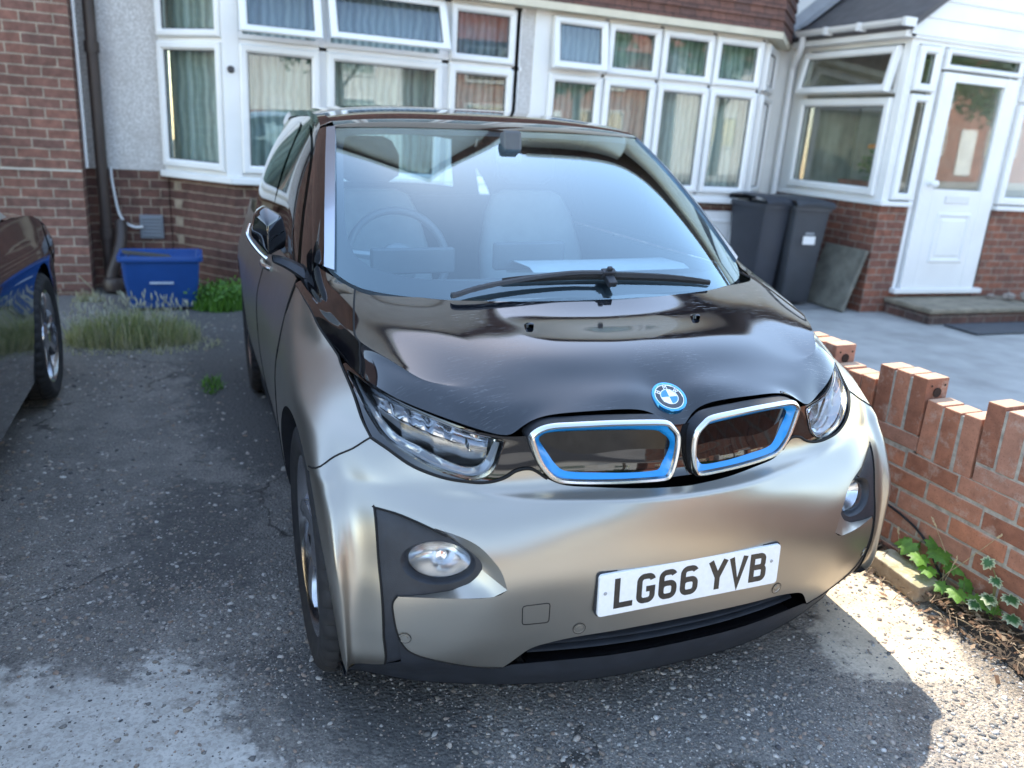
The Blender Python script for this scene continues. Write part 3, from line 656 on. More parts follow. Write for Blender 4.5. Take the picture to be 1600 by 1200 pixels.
for s_ in (1,-1):
    m=np.array([s_,1,1.]); g=bpy.data.objects.new('twin_grille',None); COL.objects.link(g); g.parent=car
    K=list(resamp(np.array(smoothpoly(KO,4)+[KO[0]]),97)[:-1]); n=len(K)
    def rk(P,d): return [tuple(np.array(kpoint(p[0],p[1],d))*m) for p in P]
    mb=MB(); mb.grid([rk(shrink(K,.0),.045),rk(shrink(K,.0),.001)],closev=True); mb.build('grille_shell',M_SATIN,g,smooth=True)
    mb=MB(); mb.grid([rk(shrink(K,-.001),.002),rk(shrink(K,.0015),-.005),rk(shrink(K,.006),-.008),rk(shrink(K,.011),-.006),rk(shrink(K,.0135),-.001),rk(shrink(K,.014),.012)],closev=True)
    mb.build('grille_frame',M_ALU,g,smooth=True)
    Bk=resamp(np.array(smoothpoly(KB,6)+[KB[0]]),n+1)[:-1]
    Ki=np.array(shrink(K,.0138)); # align start
    d=[np.linalg.norm(Ki-np.roll(Bk,r,axis=0),axis=1).sum() for r in range(n)]; Bk=np.roll(Bk,int(np.argmin(d)),axis=0)
    d2=[np.linalg.norm(Ki-np.roll(Bk[::-1],r,axis=0),axis=1).sum() for r in range(n)]
    if min(d2)<min(d): Bk=np.roll(Bk[::-1],int(np.argmin(d2)),axis=0)
    mb=MB(); mb.grid([rk(Ki,.004),rk(Ki+(Bk-Ki)*.5,.012),rk(Bk,.024),rk(Bk,.034)],closev=True); mb.build('blue_surround',M_BLUE,g,smooth=True)
    mb=MB(); V,T=cdt([tuple(p) for p in Bk],[],.02); v=[tuple(np.array(kpoint(p[0],p[1],.0235-.010*(p[1]-.765)))*m) for p in V]; mb.add(v,[tuple(int(i) for i in q) for q in T]); mb.build('grille_insert',M_INS,g,smooth=True)
# ---------------------------------------------------------------- round emblem
bc_=Vector((0,.2965,.8625)); bn=Vector((0,-.60,.80)).normalized(); bx=Vector((1,0,0)); bz=bn.cross(bx); bz=-bz if bz.z<0 else bz
bq=H.inv(np.array([(0,.2965,.8625)]))[0]; bn=Vector(H.nrm(bq[0],bq[1])[0]); bn.x=0; bn.normalize(); bx=Vector((1,0,0)); bz=bn.cross(bx); bz=-bz if bz.z<0 else bz; bc_=Vector(H.pt(0.,bq[1])[0])+bn*.002
BR=.0475
em=bpy.data.objects.new('emblem',None); COL.objects.link(em); em.parent=car
def ep(u,v,h): return tuple(bc_+bx*u+bz*v+bn*h)
mb=MB(); mb.lathe([(BR,-.012),(BR,.002),(BR*.97,.005),(BR*.86,.006),(BR*.84,.004)],bc_,bn,56); mb.build('emblem_rim',M_CYAN,em,smooth=True)
mb=MB(); mb.lathe([(BR*.84,.0038),(BR*.5,.0038),(0,.0038)],bc_,bn,56); mb.build('emblem_field',M_GLOSS,em,smooth=True)
mb=MB(); mb.lathe([(BR*.84,.0037),(BR*.83,.0048),(BR*.79,.0048),(BR*.78,.0037)],bc_,bn,56); mb.lathe([(BR*.52,.0039),(BR*.515,.0050),(BR*.475,.0050),(BR*.465,.0039)],bc_,bn,56); mb.build('emblem_ring',M_CHROME,em,smooth=True)
def wedge(mb,a0,a1,r,h):
    k=10; v=[ep(0,0,h)]+[ep(r*math.cos(a0+(a1-a0)*i/k),r*math.sin(a0+(a1-a0)*i/k),h) for i in range(k+1)]; mb.add(v,[(0,i,i+1) for i in range(1,k+1)])
for nm,mt,qs in (('emblem_quarter_blue',M_EBLUE,(1,3)),('emblem_quarter_white',M_WHITE,(0,2))):
    mb=MB()
    for k in qs: wedge(mb,k*math.pi/2,(k+1)*math.pi/2,BR*.47,.0045)
    mb.build(nm,mt,em)
# stroke lettering
def stroke(mb,path,wd,fn,h0,h1,closed=False):
    P=[np.array(p,float) for p in path]; n=len(P); Lf=[];Rt=[]
    for i in range(n):
        if closed: a,b,c=P[i-1],P[i],P[(i+1)%n]
        else: a,b,c=P[max(i-1,0)],P[i],P[min(i+1,n-1)]
        d1=(b-a) if np.linalg.norm(b-a)>0 else (c-b); d2=(c-b) if np.linalg.norm(c-b)>0 else d1
        d1=d1/np.linalg.norm(d1); d2=d2/np.linalg.norm(d2); t=d1+d2; t=t/np.linalg.norm(t); nn=np.array([-t[1],t[0]]); k=min(1/max(.35,abs(nn@np.array([-d1[1],d1[0]]))),2.4)
        Lf.append(b+nn*wd/2*k); Rt.append(b-nn*wd/2*k)
    m_=n if closed else n-1
    v=[fn(*p,h1) for p in Lf]+[fn(*p,h1) for p in Rt]+[fn(*p,h0) for p in Lf]+[fn(*p,h0) for p in Rt]
    f=[]
    for i in range(m_):
        j=(i+1)%n; f+=[(i,j,n+j,n+i),(2*n+i,2*n+j,j,i),(n+i,n+j,3*n+j,3*n+i)]
    if not closed: f+=[(0,n,3*n,2*n),(n-1,2*n-1,4*n-1,3*n-1)]
    mb.add(v,f)
GL={'B':[[(0,0),(0,8),(3,8),(4.6,7.2),(4.6,5),(3,4.2),(0,4.2)],[(3,4.2),(5,3.3),(5,.9),(3.4,0),(0,0)]],'M':[[(0,0),(0,8),(3,3.5),(6,8),(6,0)]],'W':[[(0,8),(1.6,0),(3.5,6.5),(5.4,0),(7,8)]]}
mb=MB()
for ch,ang,cw in (('B',145,5),('M',90,6),('W',35,7)):
    a=R(ang); rc=BR*.655; s=BR*.031; cx,cyy=rc*math.cos(a),rc*math.sin(a); ta=a-math.pi/2
    def fn(u,v,h): 
        x=(u-cw/2)*s;y=(v-4)*s; return ep(cx+x*math.cos(ta)-y*math.sin(ta),cyy+x*math.sin(ta)+y*math.cos(ta),h)
    for k,p in enumerate(GL[ch]): stroke(mb,p,1.5,fn,.0038,.0044+.0001*k)
mb.build('emblem_lettering',M_WHITE,em)
# ---------------------------------------------------------------- number plate
pz,py,pt=.4465,.112,R(2.0)
def pp(u,v,h): 
    vv=v; return (u,py+vv*math.sin(pt)*1.0-h,pz+vv*math.cos(pt)-.0)
def rrect(wd,ht,r,n=5):
    o=[]
    for cx,cz,a0 in ((wd/2-r,ht/2-r,0),(-wd/2+r,ht/2-r,90),(-wd/2+r,-ht/2+r,180),(wd/2-r,-ht/2+r,270)):
        for i in range(n+1): a=R(a0+90*i/n); o.append((cx+r*math.cos(a),cz+r*math.sin(a)))
    return o
pl=bpy.data.objects.new('number_plate',None); COL.objects.link(pl); pl.parent=car
mb=MB(); mb.prism(rrect(.52,.111,.009),pp,-.004,0.004); mb.build('plate',M_PLATE,pl,bevel=.0006)
mb=MB(); mb.prism(rrect(.526,.117,.010),pp,-.011,-.0045); mb.build('plate_backing',M_SATIN,pl)
def arcp(cx,cy_,rx,ry,a0,a1,n=8): return [(cx+rx*math.cos(R(a0+(a1-a0)*i/n)),cy_+ry*math.sin(R(a0+(a1-a0)*i/n))) for i in range(n+1)]
Wd,Ht,T_=51,80,14.8
x0,x1,y0,y1=T_/2,Wd-T_/2,T_/2,Ht-T_/2; r=13
def glyph(c):
    if c=='L': return [([(x0,Ht),(x0,y0),(Wd,y0)],0)]
    if c=='G': return [(arcp(x1-r,y1-r,r,r,12,90)+arcp(x0+r,y1-r,r,r,90,180)+arcp(x0+r,y0+r,r,r,180,270)+arcp(x1-r,y0+r,r,r,270,360)+[(x1,38),(26,38)],0)]
    if c=='6': return [(arcp(x1-r,y1-r,r,r,24,90)+arcp(x0+r,y1-r,r,r,90,180)+[(x0,30)],0),(arcp(x1-r,y0+r,r,r,270,360)+arcp(x1-r,43-r,r,r,0,90)+arcp(x0+r,43-r,r,r,90,180)+arcp(x0+r,y0+r,r,r,180,270),1)]
    if c=='Y': return [([(3,Ht),(25,34)],0),([(47,Ht),(25,34)],0),([(25,38),(25,0)],0)]
    if c=='V': return [([(4,Ht),(25,3),(46,Ht)],0)]
    if c=='B': return [([(x0,0),(x0,Ht)],0),([(x0,y1)]+arcp(x1-3-10,y1-10,10,10,90,0)+arcp(x1-3-10,41+10,10,10,0,-90)+[(x0,41)],0),([(x0+1,41)]+arcp(x1-11,41-11,11,11,90,0)+arcp(x1-11,y0+11,11,11,0,-90)+[(x0+1,y0)],0)]
mb=MB(); x=-.219; hh=.0046
for ch in 'LG66 YVB':
    if ch==' ': x+=.033-.011; continue
    for k,(p,cl) in enumerate(glyph(ch)):
        xx=x; stroke(mb,p,T_,lambda u,v,h: pp(xx+u*.001,(v-39.5)*.001,h),.0039,hh+.00012*k,closed=bool(cl))
    mb.build('plate_letter',M_PLTXT,pl); mb=MB()
    x+=.061
mb=MB()
for u in (-.243,.235): mb.lathe([(.0045,.0036),(.0045,.0052),(.003,.006),(0,.0061)],pp(u,.012 if u>0 else .006,0),(0,-1,0),14)
mb.build('plate_screw',simple('screw_cap',(.35,.35,.36),.3,0,.05),pl,smooth=True)
# small line of maker's print reduced to faint strokes is left out
# ---------------------------------------------------------------- tow cover and parking sensors
mb=MB(); tq=[(-.438,.433),(-.372,.435),(-.370,.378),(-.434,.377)]
c0=np.mean(tq,axis=0); tqq=[]
for i in range(4):
    a,b,c=np.array(tq[i-1]),np.array(tq[i]),np.array(tq[(i+1)%4])
    for t in (0,.5,1): 
        p=(b+(a-b)*.13)*(1-t)**2+2*b*t*(1-t)+(b+(c-b)*.13)*t*t; tqq.append(p)
mi=np.array([tuple(q) for q in W.inv(np.array([(-p[0],.15,p[1]) for p in tqq]),use=(1,.06,1))]); X=W.pt(mi[:,0],mi[:,1])*[-1,1,1]
mb.tube([tuple(p+np.array([0,-.0002,0])) for p in list(X)+[X[0]]],.0012,6,cap=False); mb.build('tow_cover',M_SEAM,car,smooth=True)
for (x,z) in ((-.292,.350),(.288,.354),(-.695,.335),(.695,.335)):
    q=W.inv(np.array([(abs(x),.15,z)]),use=(1,.06,1))[0]; p=W.pt(q[0],q[1])[0]*[np.sign(x),1,1]; n_=W.nrm(q[0],q[1])[0]*[np.sign(x),1,1]
    mb=MB(); mb.lathe([(.0145,-.003),(.0145,.0012),(.0125,.0010),(.0118,-.0004),(.0085,-.0004),(.0080,.0016),(0,.0020)],Vector(p),Vector(n_),28); ps_=mb.build('parking_sensor',M_SILVER,car,smooth=True); mb=MB(); mb.lathe([(.0152,.0002),(.0162,.0012),(.0152,.0016)],Vector(p),Vector(n_),28); mb.build('sensor_ring',M_SEAM,ps_,smooth=True)
# ---------------------------------------------------------------- washers and wiper
for x in (-.263,.263):
    q=H.inv(np.array([(abs(x),.605,.99)]),use=(1,1,0))[0]; p=Vector(H.pt(q[0],q[1])[0]*[np.sign(x),1,1])
    mb=MB(); M_=Matrix.Translation(p+Vector((0,0,.003)))@Matrix.Rotation(-.35,4,'X')
    mb.grid([[tuple(M_@Vector((sx*wd_,yy,zz))) for sx,zz in ((-1,-.006),(-1,.004*hh_),(-.55,.0075*hh_),(.55,.0075*hh_),(1,.004*hh_),(1,-.006))] for yy,wd_,hh_ in ((-.013,.007,.3),(-.010,.0095,.9),(0,.0105,1.15),(.012,.0105,1.1),(.017,.008,.5))])
    mb.build('washer_nozzle',M_GLOSS,car,smooth=True,weld=1e-5)
def wsn(x,y):  # point on the windscreen at (x,y)
    q=WSF.inv(np.array([(abs(x),y,1.0)]),use=(1,1,0))[0]; return WSF.pt(q[0],q[1])[0]*[1 if x>=0 else -1,1,1], WSF.nrm(q[0],q[1])[0]*[1 if x>=0 else -1,1,1]
wp=bpy.data.objects.new('wiper',None); COL.objects.link(wp); wp.parent=car
mb=MB(); pts=[];rads=[]
for x,y,h in ((-.43,.772,.014),(-.415,.778,.018),(-.37,.782,.020),(-.30,.786,.022),(-.18,.790,.026),(-.06,.792,.030),(.05,.788,.032)):
    p,n_=wsn(x,y); pts.append(p+n_*h)
P=np.array(smoothpoly(pts,4,False)); n=len(P); rows=[]
for i,p in enumerate(P):
    t=i/(n-1); hw=.011-.005*t; th=.008-.003*t; rows.append([p+np.array([0,-hw,-.002]),p+np.array([0,-hw*.7,th]),p+np.array([0,hw*.5,th+.003]),p+np.array([0,hw,0]),p+np.array([0,0,-.005])])
mb.grid(rows,closev=True); mb.f+=[(0,1,2,3,4),tuple((n-1)*5+k for k in range(5))]; mb.m+=[0,0]
mb.build('wiper_arm',M_SATIN,wp,smooth=True)
mb=MB(); P=[];
for x,y in ((-.27,.808),(-.15,.802),(.0,.797),(.15,.795),(.30,.798),(.435,.805)):
    p,n_=wsn(x,y); P.append(p+n_*.010)
P=np.array(smoothpoly(P,5,False)); rows=[]
for i,p in enumerate(P):
    t=abs(2*i/(len(P)-1)-1); k=1-.6*t**2; rows.append([p+np.array([0,-.009*k,0]),p+np.array([0,-.004*k,.010*k+.002]),p+np.array([0,.006*k,.012*k+.002]),p+np.array([0,.008*k,0]),p+np.array([0,.001,-.010])])
n=len(rows); mb.grid(rows,closev=True); mb.f+=[(0,1,2,3,4),tuple((n-1)*5+k for k in range(5))]; mb.m+=[0,0]; mb.build('wiper_blade',M_RUB,wp,smooth=True)
mb=MB(); p,n_=wsn(.055,.79); M_=Matrix.Translation(Vector(p+n_*.026))@Matrix.Rotation(.5,4,'X'); mb.box(-.022,.022,-.010,.012,-.010,.014,M_); mb.box(-.008,.008,-.006,.006,.012,.026,M_); mb.box(-.014,.014,-.045,-.010,-.014,.004,M_); mb.build('wiper_bracket',M_SATIN,wp,bevel=.003,seg=2)
# ---------------------------------------------------------------- door mirrors
for s_ in (1,):
    m=np.array([s_,1,1.]); mr=bpy.data.objects.new('door_mirror',None); COL.objects.link(mr); mr.parent=car
    c=np.array([-.888,1.235,1.148])
    O=np.array([(-.888,1.238),(-.838,1.207),(-.827,1.150),(-.832,1.112),(-.888,1.082),(-.935,1.150),(-.918,1.218)])+[.003,0]; cc=O.mean(0)
    mb=MB(); P=[tuple(np.array([p[0],1.31,p[1]])*m) for p in cc+(O-cc)*.93]+[tuple(np.array([p[0],1.235,p[1]])*m) for p in O]+[tuple(np.array([-.887,1.165,1.190])*m),tuple(np.array([-.886,1.18,1.098])*m)]
    mb.add(P,[(i,(i+1)%7,7+(i+1)%7,7+i) for i in range(7)]+[tuple(range(7)),(13,7,14),(7,8,14),(13,14,15,12),(12,15,11),(8,9,15,14),(9,10,15),(10,11,15)])
    mb.build('mirror_housing',M_GLOSS,mr,smooth=True,bevel=.009,seg=4)
    mb=MB(); mb.add([tuple(np.array([p[0],1.314,p[1]])*m) for p in cc+(O-cc)*.86],[tuple(range(7))]); mb.build('mirror_glass',M_CHROME,mr)
    st=[np.array(v) for v in ((-.930,1.28,1.175),(-.940,1.225,1.150),(-.918,1.20,1.112),(-.892,1.185,1.084))]
    mb=MB(); mb.tube([tuple(p*m) for p in smoothpoly(st,5,False)],.006,8); mb.build('indicator',M_ALU,mr,smooth=True)
    P=[np.array([-.872,1.225,1.078]),np.array([-.845,1.215,1.070]),np.array([-.815,1.205,1.055]),np.array([-.785,1.20,1.035])]
    rows=[]
    for i,p in enumerate(smoothpoly(P,4,False)):
        t=i/12; rows.append([(p+np.array([0,a*(.028+.04*t),b*(.010+.012*t)]))*m for a,b in ((-1,-.3),(-.6,.9),(.6,1),(1,.2),(.6,-1),(-.6,-1))])
    mb=MB(); mb.grid(rows,closev=True); mb.build('mirror_stem',M_SATIN,mr,smooth=True)
# front door quarter trim (black sail panel) sits on the door frame already
for s_ in (-1,1):
    p=W.pt(*W.inv(np.array([(.85,1.98,.93)]),use=(.15,1,1))[0])[0]
    mb=MB(); P=[p+np.array([0,-.11,0]),p+np.array([.020,-.07,.004]),p+np.array([.026,0,.004]),p+np.array([.020,.07,.004]),p+np.array([0,.11,0])]
    mb.tube([tuple(q*np.array([s_,1,1])) for q in smoothpoly(P,5,False)],.011,10); mb.build('door_handle',M_ALU,car,smooth=True)
# ---------------------------------------------------------------- wheels
def wheel(c,s_,parent,steer=0,r=.35,wdt=.155,rim=.252,style='turbine',nsp=5,matR=None):
    wh=bpy.data.objects.new('wheel',None); COL.objects.link(wh); wh.parent=parent
    ax=Vector((s_*math.cos(steer),math.sin(steer)*s_,0)); c=Vector(c); up=Vector((0,0,1)); fw=up.cross(ax)
    def wpnt(rr_,a,h): return tuple(c+ax*h+(fw*math.cos(a)+up*math.sin(a))*rr_)
    h=wdt/2
    prof=[(rim,-h+.012),(rim+.02,-h+.003),(r-.045,-h-.006),(r-.018,-h),(r-.006,-h+.012),(r-.001,-h+.028)]
    for g in np.linspace(-h+.045,h-.045,3): prof+=[(r,g-.006),(r-.008,g-.004),(r-.008,g+.004),(r,g+.006)]
    prof+=[(r-.001,h-.028),(r-.006,h-.012),(r-.018,h),(r-.035,h+.005),(r-.045,h+.006),(r-.048,h+.0045),(rim+.02,h-.002),(rim+.006,h-.008),(rim,h-.014)]
    mb=MB(); NT=168
    mb.grid([[wpnt(rr_-(.007 if (j%4==0 and (rr_>r-.022) and abs(hh)<h+.001) else 0),2*math.pi*j/NT,hh) for j in range(NT)] for rr_,hh in prof],closev=True)
    mb.build('tyre',M_TYRE,wh,smooth=True)
    mb=MB(); mb.lathe([(rim,-h+.012),(rim-.03,-h+.02),(rim-.035,h-.05),(rim-.02,h-.03),(rim-.008,h-.016),(rim+.002,h-.009),(rim+.004,h-.013)],c,ax,72,ref=fw)
    Rm=mb.build('rim',matR or M_WHEEL,wh,smooth=True)
    mb=MB(); mb.lathe([(rim-.03,-.02),(.07,-.03),(0,-.03)],c,ax,48,ref=fw); mb.build('brake_disc',M_WHEELD,wh,smooth=True)
    mb=MB(); 
    for k in range(nsp):
        a=2*math.pi*k/nsp+.3
        rows=[]
        for t in np.linspace(0,1,10):
            rr_=.03+(rim-.042)*t; sw=(.35*t*t if style=='turbine' else 0); hw=(.20+.10*(1-t) if style=='turbine' else .15+.05*(1-t)+.08*max(0,t-.7)); hw=min(hw,.9)*(.06/(max(rr_,.06)))**.35
            ht=h-.030+.016*math.sin(t*math.pi*.5)-(.0 if t<.95 else .006)
            rows.append([wpnt(rr_,a+sw-hw,ht-.022),wpnt(rr_,a+sw-hw,ht-.003),wpnt(rr_,a+sw-hw*.6,ht),wpnt(rr_,a+sw,ht+.003 if style=='turbine' else ht-.006),wpnt(rr_,a+sw+hw*.6,ht),wpnt(rr_,a+sw+hw,ht-.003),wpnt(rr_,a+sw+hw,ht-.022)])
        mb.grid(rows)
    mb.build('spoke',matR or M_WHEEL,Rm,smooth=True)
    mb=MB(); mb.lathe([(.075,h-.04),(.072,h-.022),(.05,h-.014),(.034,h-.012),(.030,h-.008),(0,h-.006)],c,ax,32,ref=fw); mb.build('hub_cap',M_WHEEL,Rm,smooth=True)
    return wh
M_TYRE,_t,_b=nmat('tyre_rubber'); _tc=N(_t,'TexCoord'); _c=ramp(_t,noise(_t,30,5,.6,_tc.outputs['Object']),[(.3,(.012,.012,.014)),(.8,(.035,.034,.033))]); L(_t,_c,_b.inputs['Base Color']); _b.inputs['Roughness'].default_value=.8
for x,y in ((-.785,YF),(.785,YF),(-.785,YR),(.785,YR)): wheel((x,y,.35),np.sign(x),car)
# transverse tread blocks on the visible front tyre edges
# ---------------------------------------------------------------- cabin
mb=MB(); mb.grid([[(x,y+.25*abs(x)**2.5,z) for x in np.linspace(-.68,.68,21)] for y,z in ((.76,.985),(.95,1.0),(1.10,1.005),(1.25,.99),(1.33,.93),(1.36,.80),(1.34,.6))])
mb.build('dashboard',M_INTD,car,smooth=True)
mb=MB(); mb.grid([[(x,y+.10*(x-.3)**2,z) for x in np.linspace(-.02,.60,15)] for y,z in ((1.16,1.022),(1.20,1.034),(1.36,1.030),(1.42,1.005),(1.42,.975))]); mb.build('dashboard_tray',M_INTL,car,smooth=True)
mb=MB(); mb.box(-.53,-.23,1.40,1.43,.985,1.075); mb.build('instrument_display',M_INTD,car,bevel=.006)
mb=MB(); mb.box(-.08,.20,1.40,1.43,.99,1.09); mb.build('centre_display',M_INTD,car,bevel=.006)
sw=bpy.data.objects.new('steering_wheel',None); COL.objects.link(sw); sw.parent=car
ca=Vector((-.375,1.66,1.0)); an=Vector((0,-.93,.36)).normalized()*-1; ux=Vector((1,0,0)); uz=Vector((0,.36,.93))
ring=[ca+ux*.188*math.cos(t)+uz*.183*math.sin(t) for t in np.linspace(0,2*math.pi,49)]
mb=MB(); mb.tube(ring,.015,10,cap=False); mb.build('steering_rim',M_INTD2 if 'M_INTD2' in globals() else M_INTL2,sw,smooth=True) if False else mb.build('steering_rim',simple('leather_rim',(.12,.125,.13),.5,0,.1),sw,smooth=True)
mb=MB(); mb.lathe([(.0,.03),(.05,.028),(.075,.015),(.08,-.01),(.06,-.03)],ca+Vector((0,0,-.02)),-an,24)
for a in (R(8),R(172),R(270)): mb.tube([ca+ux*.06*math.cos(a)+uz*.06*math.sin(a),ca+ux*.185*math.cos(a)+uz*.18*math.sin(a)],[.022,.014],8)
mb.build('steering_hub',simple('silver_spokes',(.3,.31,.32),.35,.4,.1),sw,smooth=True)
def seat(x,y):
    st=bpy.data.objects.new('seat',None); COL.objects.link(st); st.parent=car
    def slab(rows,nm,mt):
        mb=MB(); mb.grid(rows,closev=True); n=len(rows[0]); k=len(rows); mb.f+=[tuple(range(n)),tuple((k-1)*n+i for i in range(n))]; mb.m+=[0,0]; mb.build(nm,mt,st,smooth=True)
    def oval(cx,cy_,cz,hw,hd,tilt=0,n=20): return [(cx+hw*np.sign(math.cos(a))*abs(math.cos(a))**.55,cy_+hd*np.sign(math.sin(a))*abs(math.sin(a))**.7,cz) for a in np.linspace(0,2*math.pi,n,endpoint=False)]
    slab([oval(x,y+.05+.20*t,.55+.66*t,hw,hd) for t,hw,hd in ((0,.24,.07),(.25,.255,.075),(.6,.25,.07),(.85,.21,.055),(.97,.17,.04),(1,.12,.02))],'backrest',M_INTL)
    slab([oval(x,y+.27+.02*t,1.24+.19*t,hw,hd) for t,hw,hd in ((0,.09,.03),(.15,.135,.05),(.6,.14,.055),(.9,.11,.045),(1,.07,.02))],'headrest',M_INTD)
    slab([oval(x,y-.22,z,hw,.27) for z,hw in ((.40,.22),(.46,.255),(.54,.26),(.58,.22))],'seat_base',M_INTL)
seat(-.37,1.98); seat(.37,1.98)
mb=MB(); mb.box(-.62,.62,2.95,3.05,.55,1.12); mb.build('rear_bench',M_INTD,car,bevel=.04,seg=3)
mb=MB(); M_=Matrix.Translation((.0,1.50,1.415))@Matrix.Rotation(-.2,4,'X'); mb.box(-.05,.05,-.0,.02,-.050,.012,M_); mb.box(-.035,.035,-.04,.01,-.02,.06,M_); mb.build('rear_view_mirror',M_INTD,car,bevel=.012,seg=3)
mb=MB(); mb.box(-.72,.72,.98,3.7,.18,.28); mb.build('floor_pan',M_INTD,car)
mb=MB(); mb.grid([[(x,y,.555+0*z) for x in (-.74,.74)] for y,z in ((.40,0),(1.35,0))]); mb.grid([[(x,.45,z) for x in (-.6,.6)] for z in (.2,.72)]); mb.build('front_bulkhead',M_DARK,car)
mb=MB(); mb.grid([[(x,y+.1*abs(x),1.47-.03*abs(x)+.02*math.sin((y-1.6)*1.6)) for x in np.linspace(-.56,.56,9)] for y in np.linspace(1.66,3.5,8)]); mb.build('headlining',M_INTL,car,smooth=True)
for s_ in (-1,1):
    mb=MB(); mb.grid([[(s_*(.745+.0*y),y,z) for y in np.linspace(1.15,3.2,6)] for z in (.3,.98,1.02)]); mb.build('door_lining',M_INTD,car)
# ---------------------------------------------------------------- ground
def gz(x): return -.028*(x-1) if x>1 else (-.028*(x+1) if x<-1 else 0.)
def pmask(t,ob,pts,soft=.06):
    return None
def ground_mat(name,base,kind):
    m,t,b=nmat(name); tc=N(t,'TexCoord'); ob=tc.outputs['Object']; at=N(t,'Attribute',attribute_name='patch')
    b.inputs['Roughness'].default_value=.9; sp=N(t,'SeparateColor'); L(t,at.outputs['Color'],sp.inputs[0]); dw=N(t,'Attribute',attribute_name='dust_sun')
    # gravelly tarmac: fine aggregate, small stones, dirt
    v1=N(t,'TexVoronoi'); v1.inputs['Scale'].default_value=95; L(t,ob,v1.inputs['Vector'])
    v2=N(t,'TexVoronoi'); v2.inputs['Scale'].default_value=230; L(t,ob,v2.inputs['Vector'])
    big=ramp(t,noise(t,1.1,5,.6,ob),[(.35,0.),(.65,1.)]); med=ramp(t,noise(t,7,6,.65,ob),[(.3,0.),(.7,1.)])
    c=mixc(t,big,(.22,.213,.195),(.40,.372,.325)); c=mixc(t,med,mixc(t,1,c,(.55,.55,.57),'MULTIPLY'),c)
    hs=N(t,'SeparateColor'); L(t,v1.outputs['Color'],hs.inputs[0])
    st=ramp(t,hs.outputs[0],[(0,(.045,.045,.05)),(.35,(.11,.105,.10)),(.6,(.21,.18,.15)),(.8,(.26,.25,.24)),(.95,(.42,.40,.37))])
    sm=ramp(t,v1.outputs['Distance'],[(.30,.85),(.46,0.)]); dn=ramp(t,noise(t,2.6,5,.6,ob),[(.38,.25),(.62,1.)]); c=mixc(t,mixc(t,1,sm,dn,'MULTIPLY'),c,st)
    hs2=N(t,'SeparateColor'); L(t,v2.outputs['Color'],hs2.inputs[0]); c=mixc(t,.45,c,ramp(t,hs2.outputs[1],[(0,(.03,.03,.033)),(.5,(.12,.115,.11)),(1,(.30,.28,.25))]))
    v3=N(t,'TexVoronoi',feature='DISTANCE_TO_EDGE'); v3.inputs['Scale'].default_value=1.15; wn=N(t,'TexNoise'); wn.inputs['Scale'].default_value=5; wn.inputs['Detail'].default_value=6; L(t,ob,wn.inputs['Vector']); ws=N(t,'VectorMath',operation='SCALE'); ws.inputs['Scale'].default_value=.35; L(t,wn.outputs['Color'],ws.inputs[0]); wa=N(t,'VectorMath',operation='ADD'); L(t,ob,wa.inputs[0]); L(t,ws.outputs[0],wa.inputs[1]); L(t,wa.outputs[0],v3.inputs['Vector'])
    ck=mixc(t,1,ramp(t,v3.outputs['Distance'],[(.004,.8),(.014,0.)]),ramp(t,noise(t,1.7,2,.5,ob),[(.48,0.),(.56,1.)]),'MULTIPLY'); c=mixc(t,ck,c,(.03,.028,.025))
    stn=ramp(t,noise(t,2.3,3,.5,ob,.6),[(.60,0.),(.70,.55)]); c=mixc(t,stn,c,mixc(t,1,c,(.42,.41,.42),'MULTIPLY'))
    # smooth dark asphalt (G) and pale concrete (R), broken edges
    ed=noise(t,9,8,.68,ob); ed2=noise(t,45,4,.6,ob)
    def edge(ch,k=.75):
        a=N(t,'Math',operation='MULTIPLY_ADD'); L(t,ed,a.inputs[0]); a.inputs[1].default_value=k; L(t,ch,a.inputs[2])
        a2=N(t,'Math',operation='MULTIPLY_ADD'); L(t,ed2,a2.inputs[0]); a2.inputs[1].default_value=.3; L(t,a.outputs[0],a2.inputs[2])
        return ramp(t,a2.outputs[0],[(1.0,0.),(1.05,1.)]) if False else ramp(t,(lambda q:q)(N_sub(t,a2.outputs[0],.47+k*.1+.0)),[(.47,0.),(.60,1.)])
    conc=mixc(t,ramp(t,noise(t,5,7,.65,ob),[(.3,0.),(.7,1.)]),(.36,.35,.32),(.54,.52,.475)); conc=mixc(t,dw.outputs['Fac'],conc,mixc(t,1,conc,(.62,.56,.46),'MULTIPLY'))  # concrete toned down and yellowed in the sunlit area against glare
    conc=mixc(t,ramp(t,noise(t,120,3,.6,ob),[(.35,.35),(.5,0.)]),conc,(.15,.14,.13)); conc=mixc(t,ramp(t,noise(t,16,5,.7,ob),[(.54,0.),(.70,.75)]),conc,(.17,.15,.125)); conc=mixc(t,ramp(t,hs.outputs[1],[(.0,.45),(.5,0.)]),conc,(.24,.22,.19))
    asph=mixc(t,ramp(t,noise(t,60,4,.6,ob),[(.3,0.),(.7,1.)]),(.075,.073,.072),(.145,.14,.13))
    c=mixc(t,edge(sp.outputs[1]),c,asph); ec=edge(sp.outputs[0]); c=mixc(t,ec,c,conc)
    c=mixc(t,dw.outputs['Fac'],c,mixc(t,1,c,(2.1,1.85,1.55),'MULTIPLY')); c=mixc(t,ramp(t,sp.outputs[2],[(.1,0.),(.9,.85)]),c,(.045,.035,.026)); L(t,c,b.inputs['Base Color'])  # right-hand ground lightened: dusty tone plus sunlight put into the colour
    hh_=N(t,'Math',operation='MULTIPLY_ADD'); L(t,v1.outputs['Distance'],hh_.inputs[0]); hh_.inputs[1].default_value=-1.2; L(t,noise(t,130,5,.7,ob),hh_.inputs[2])
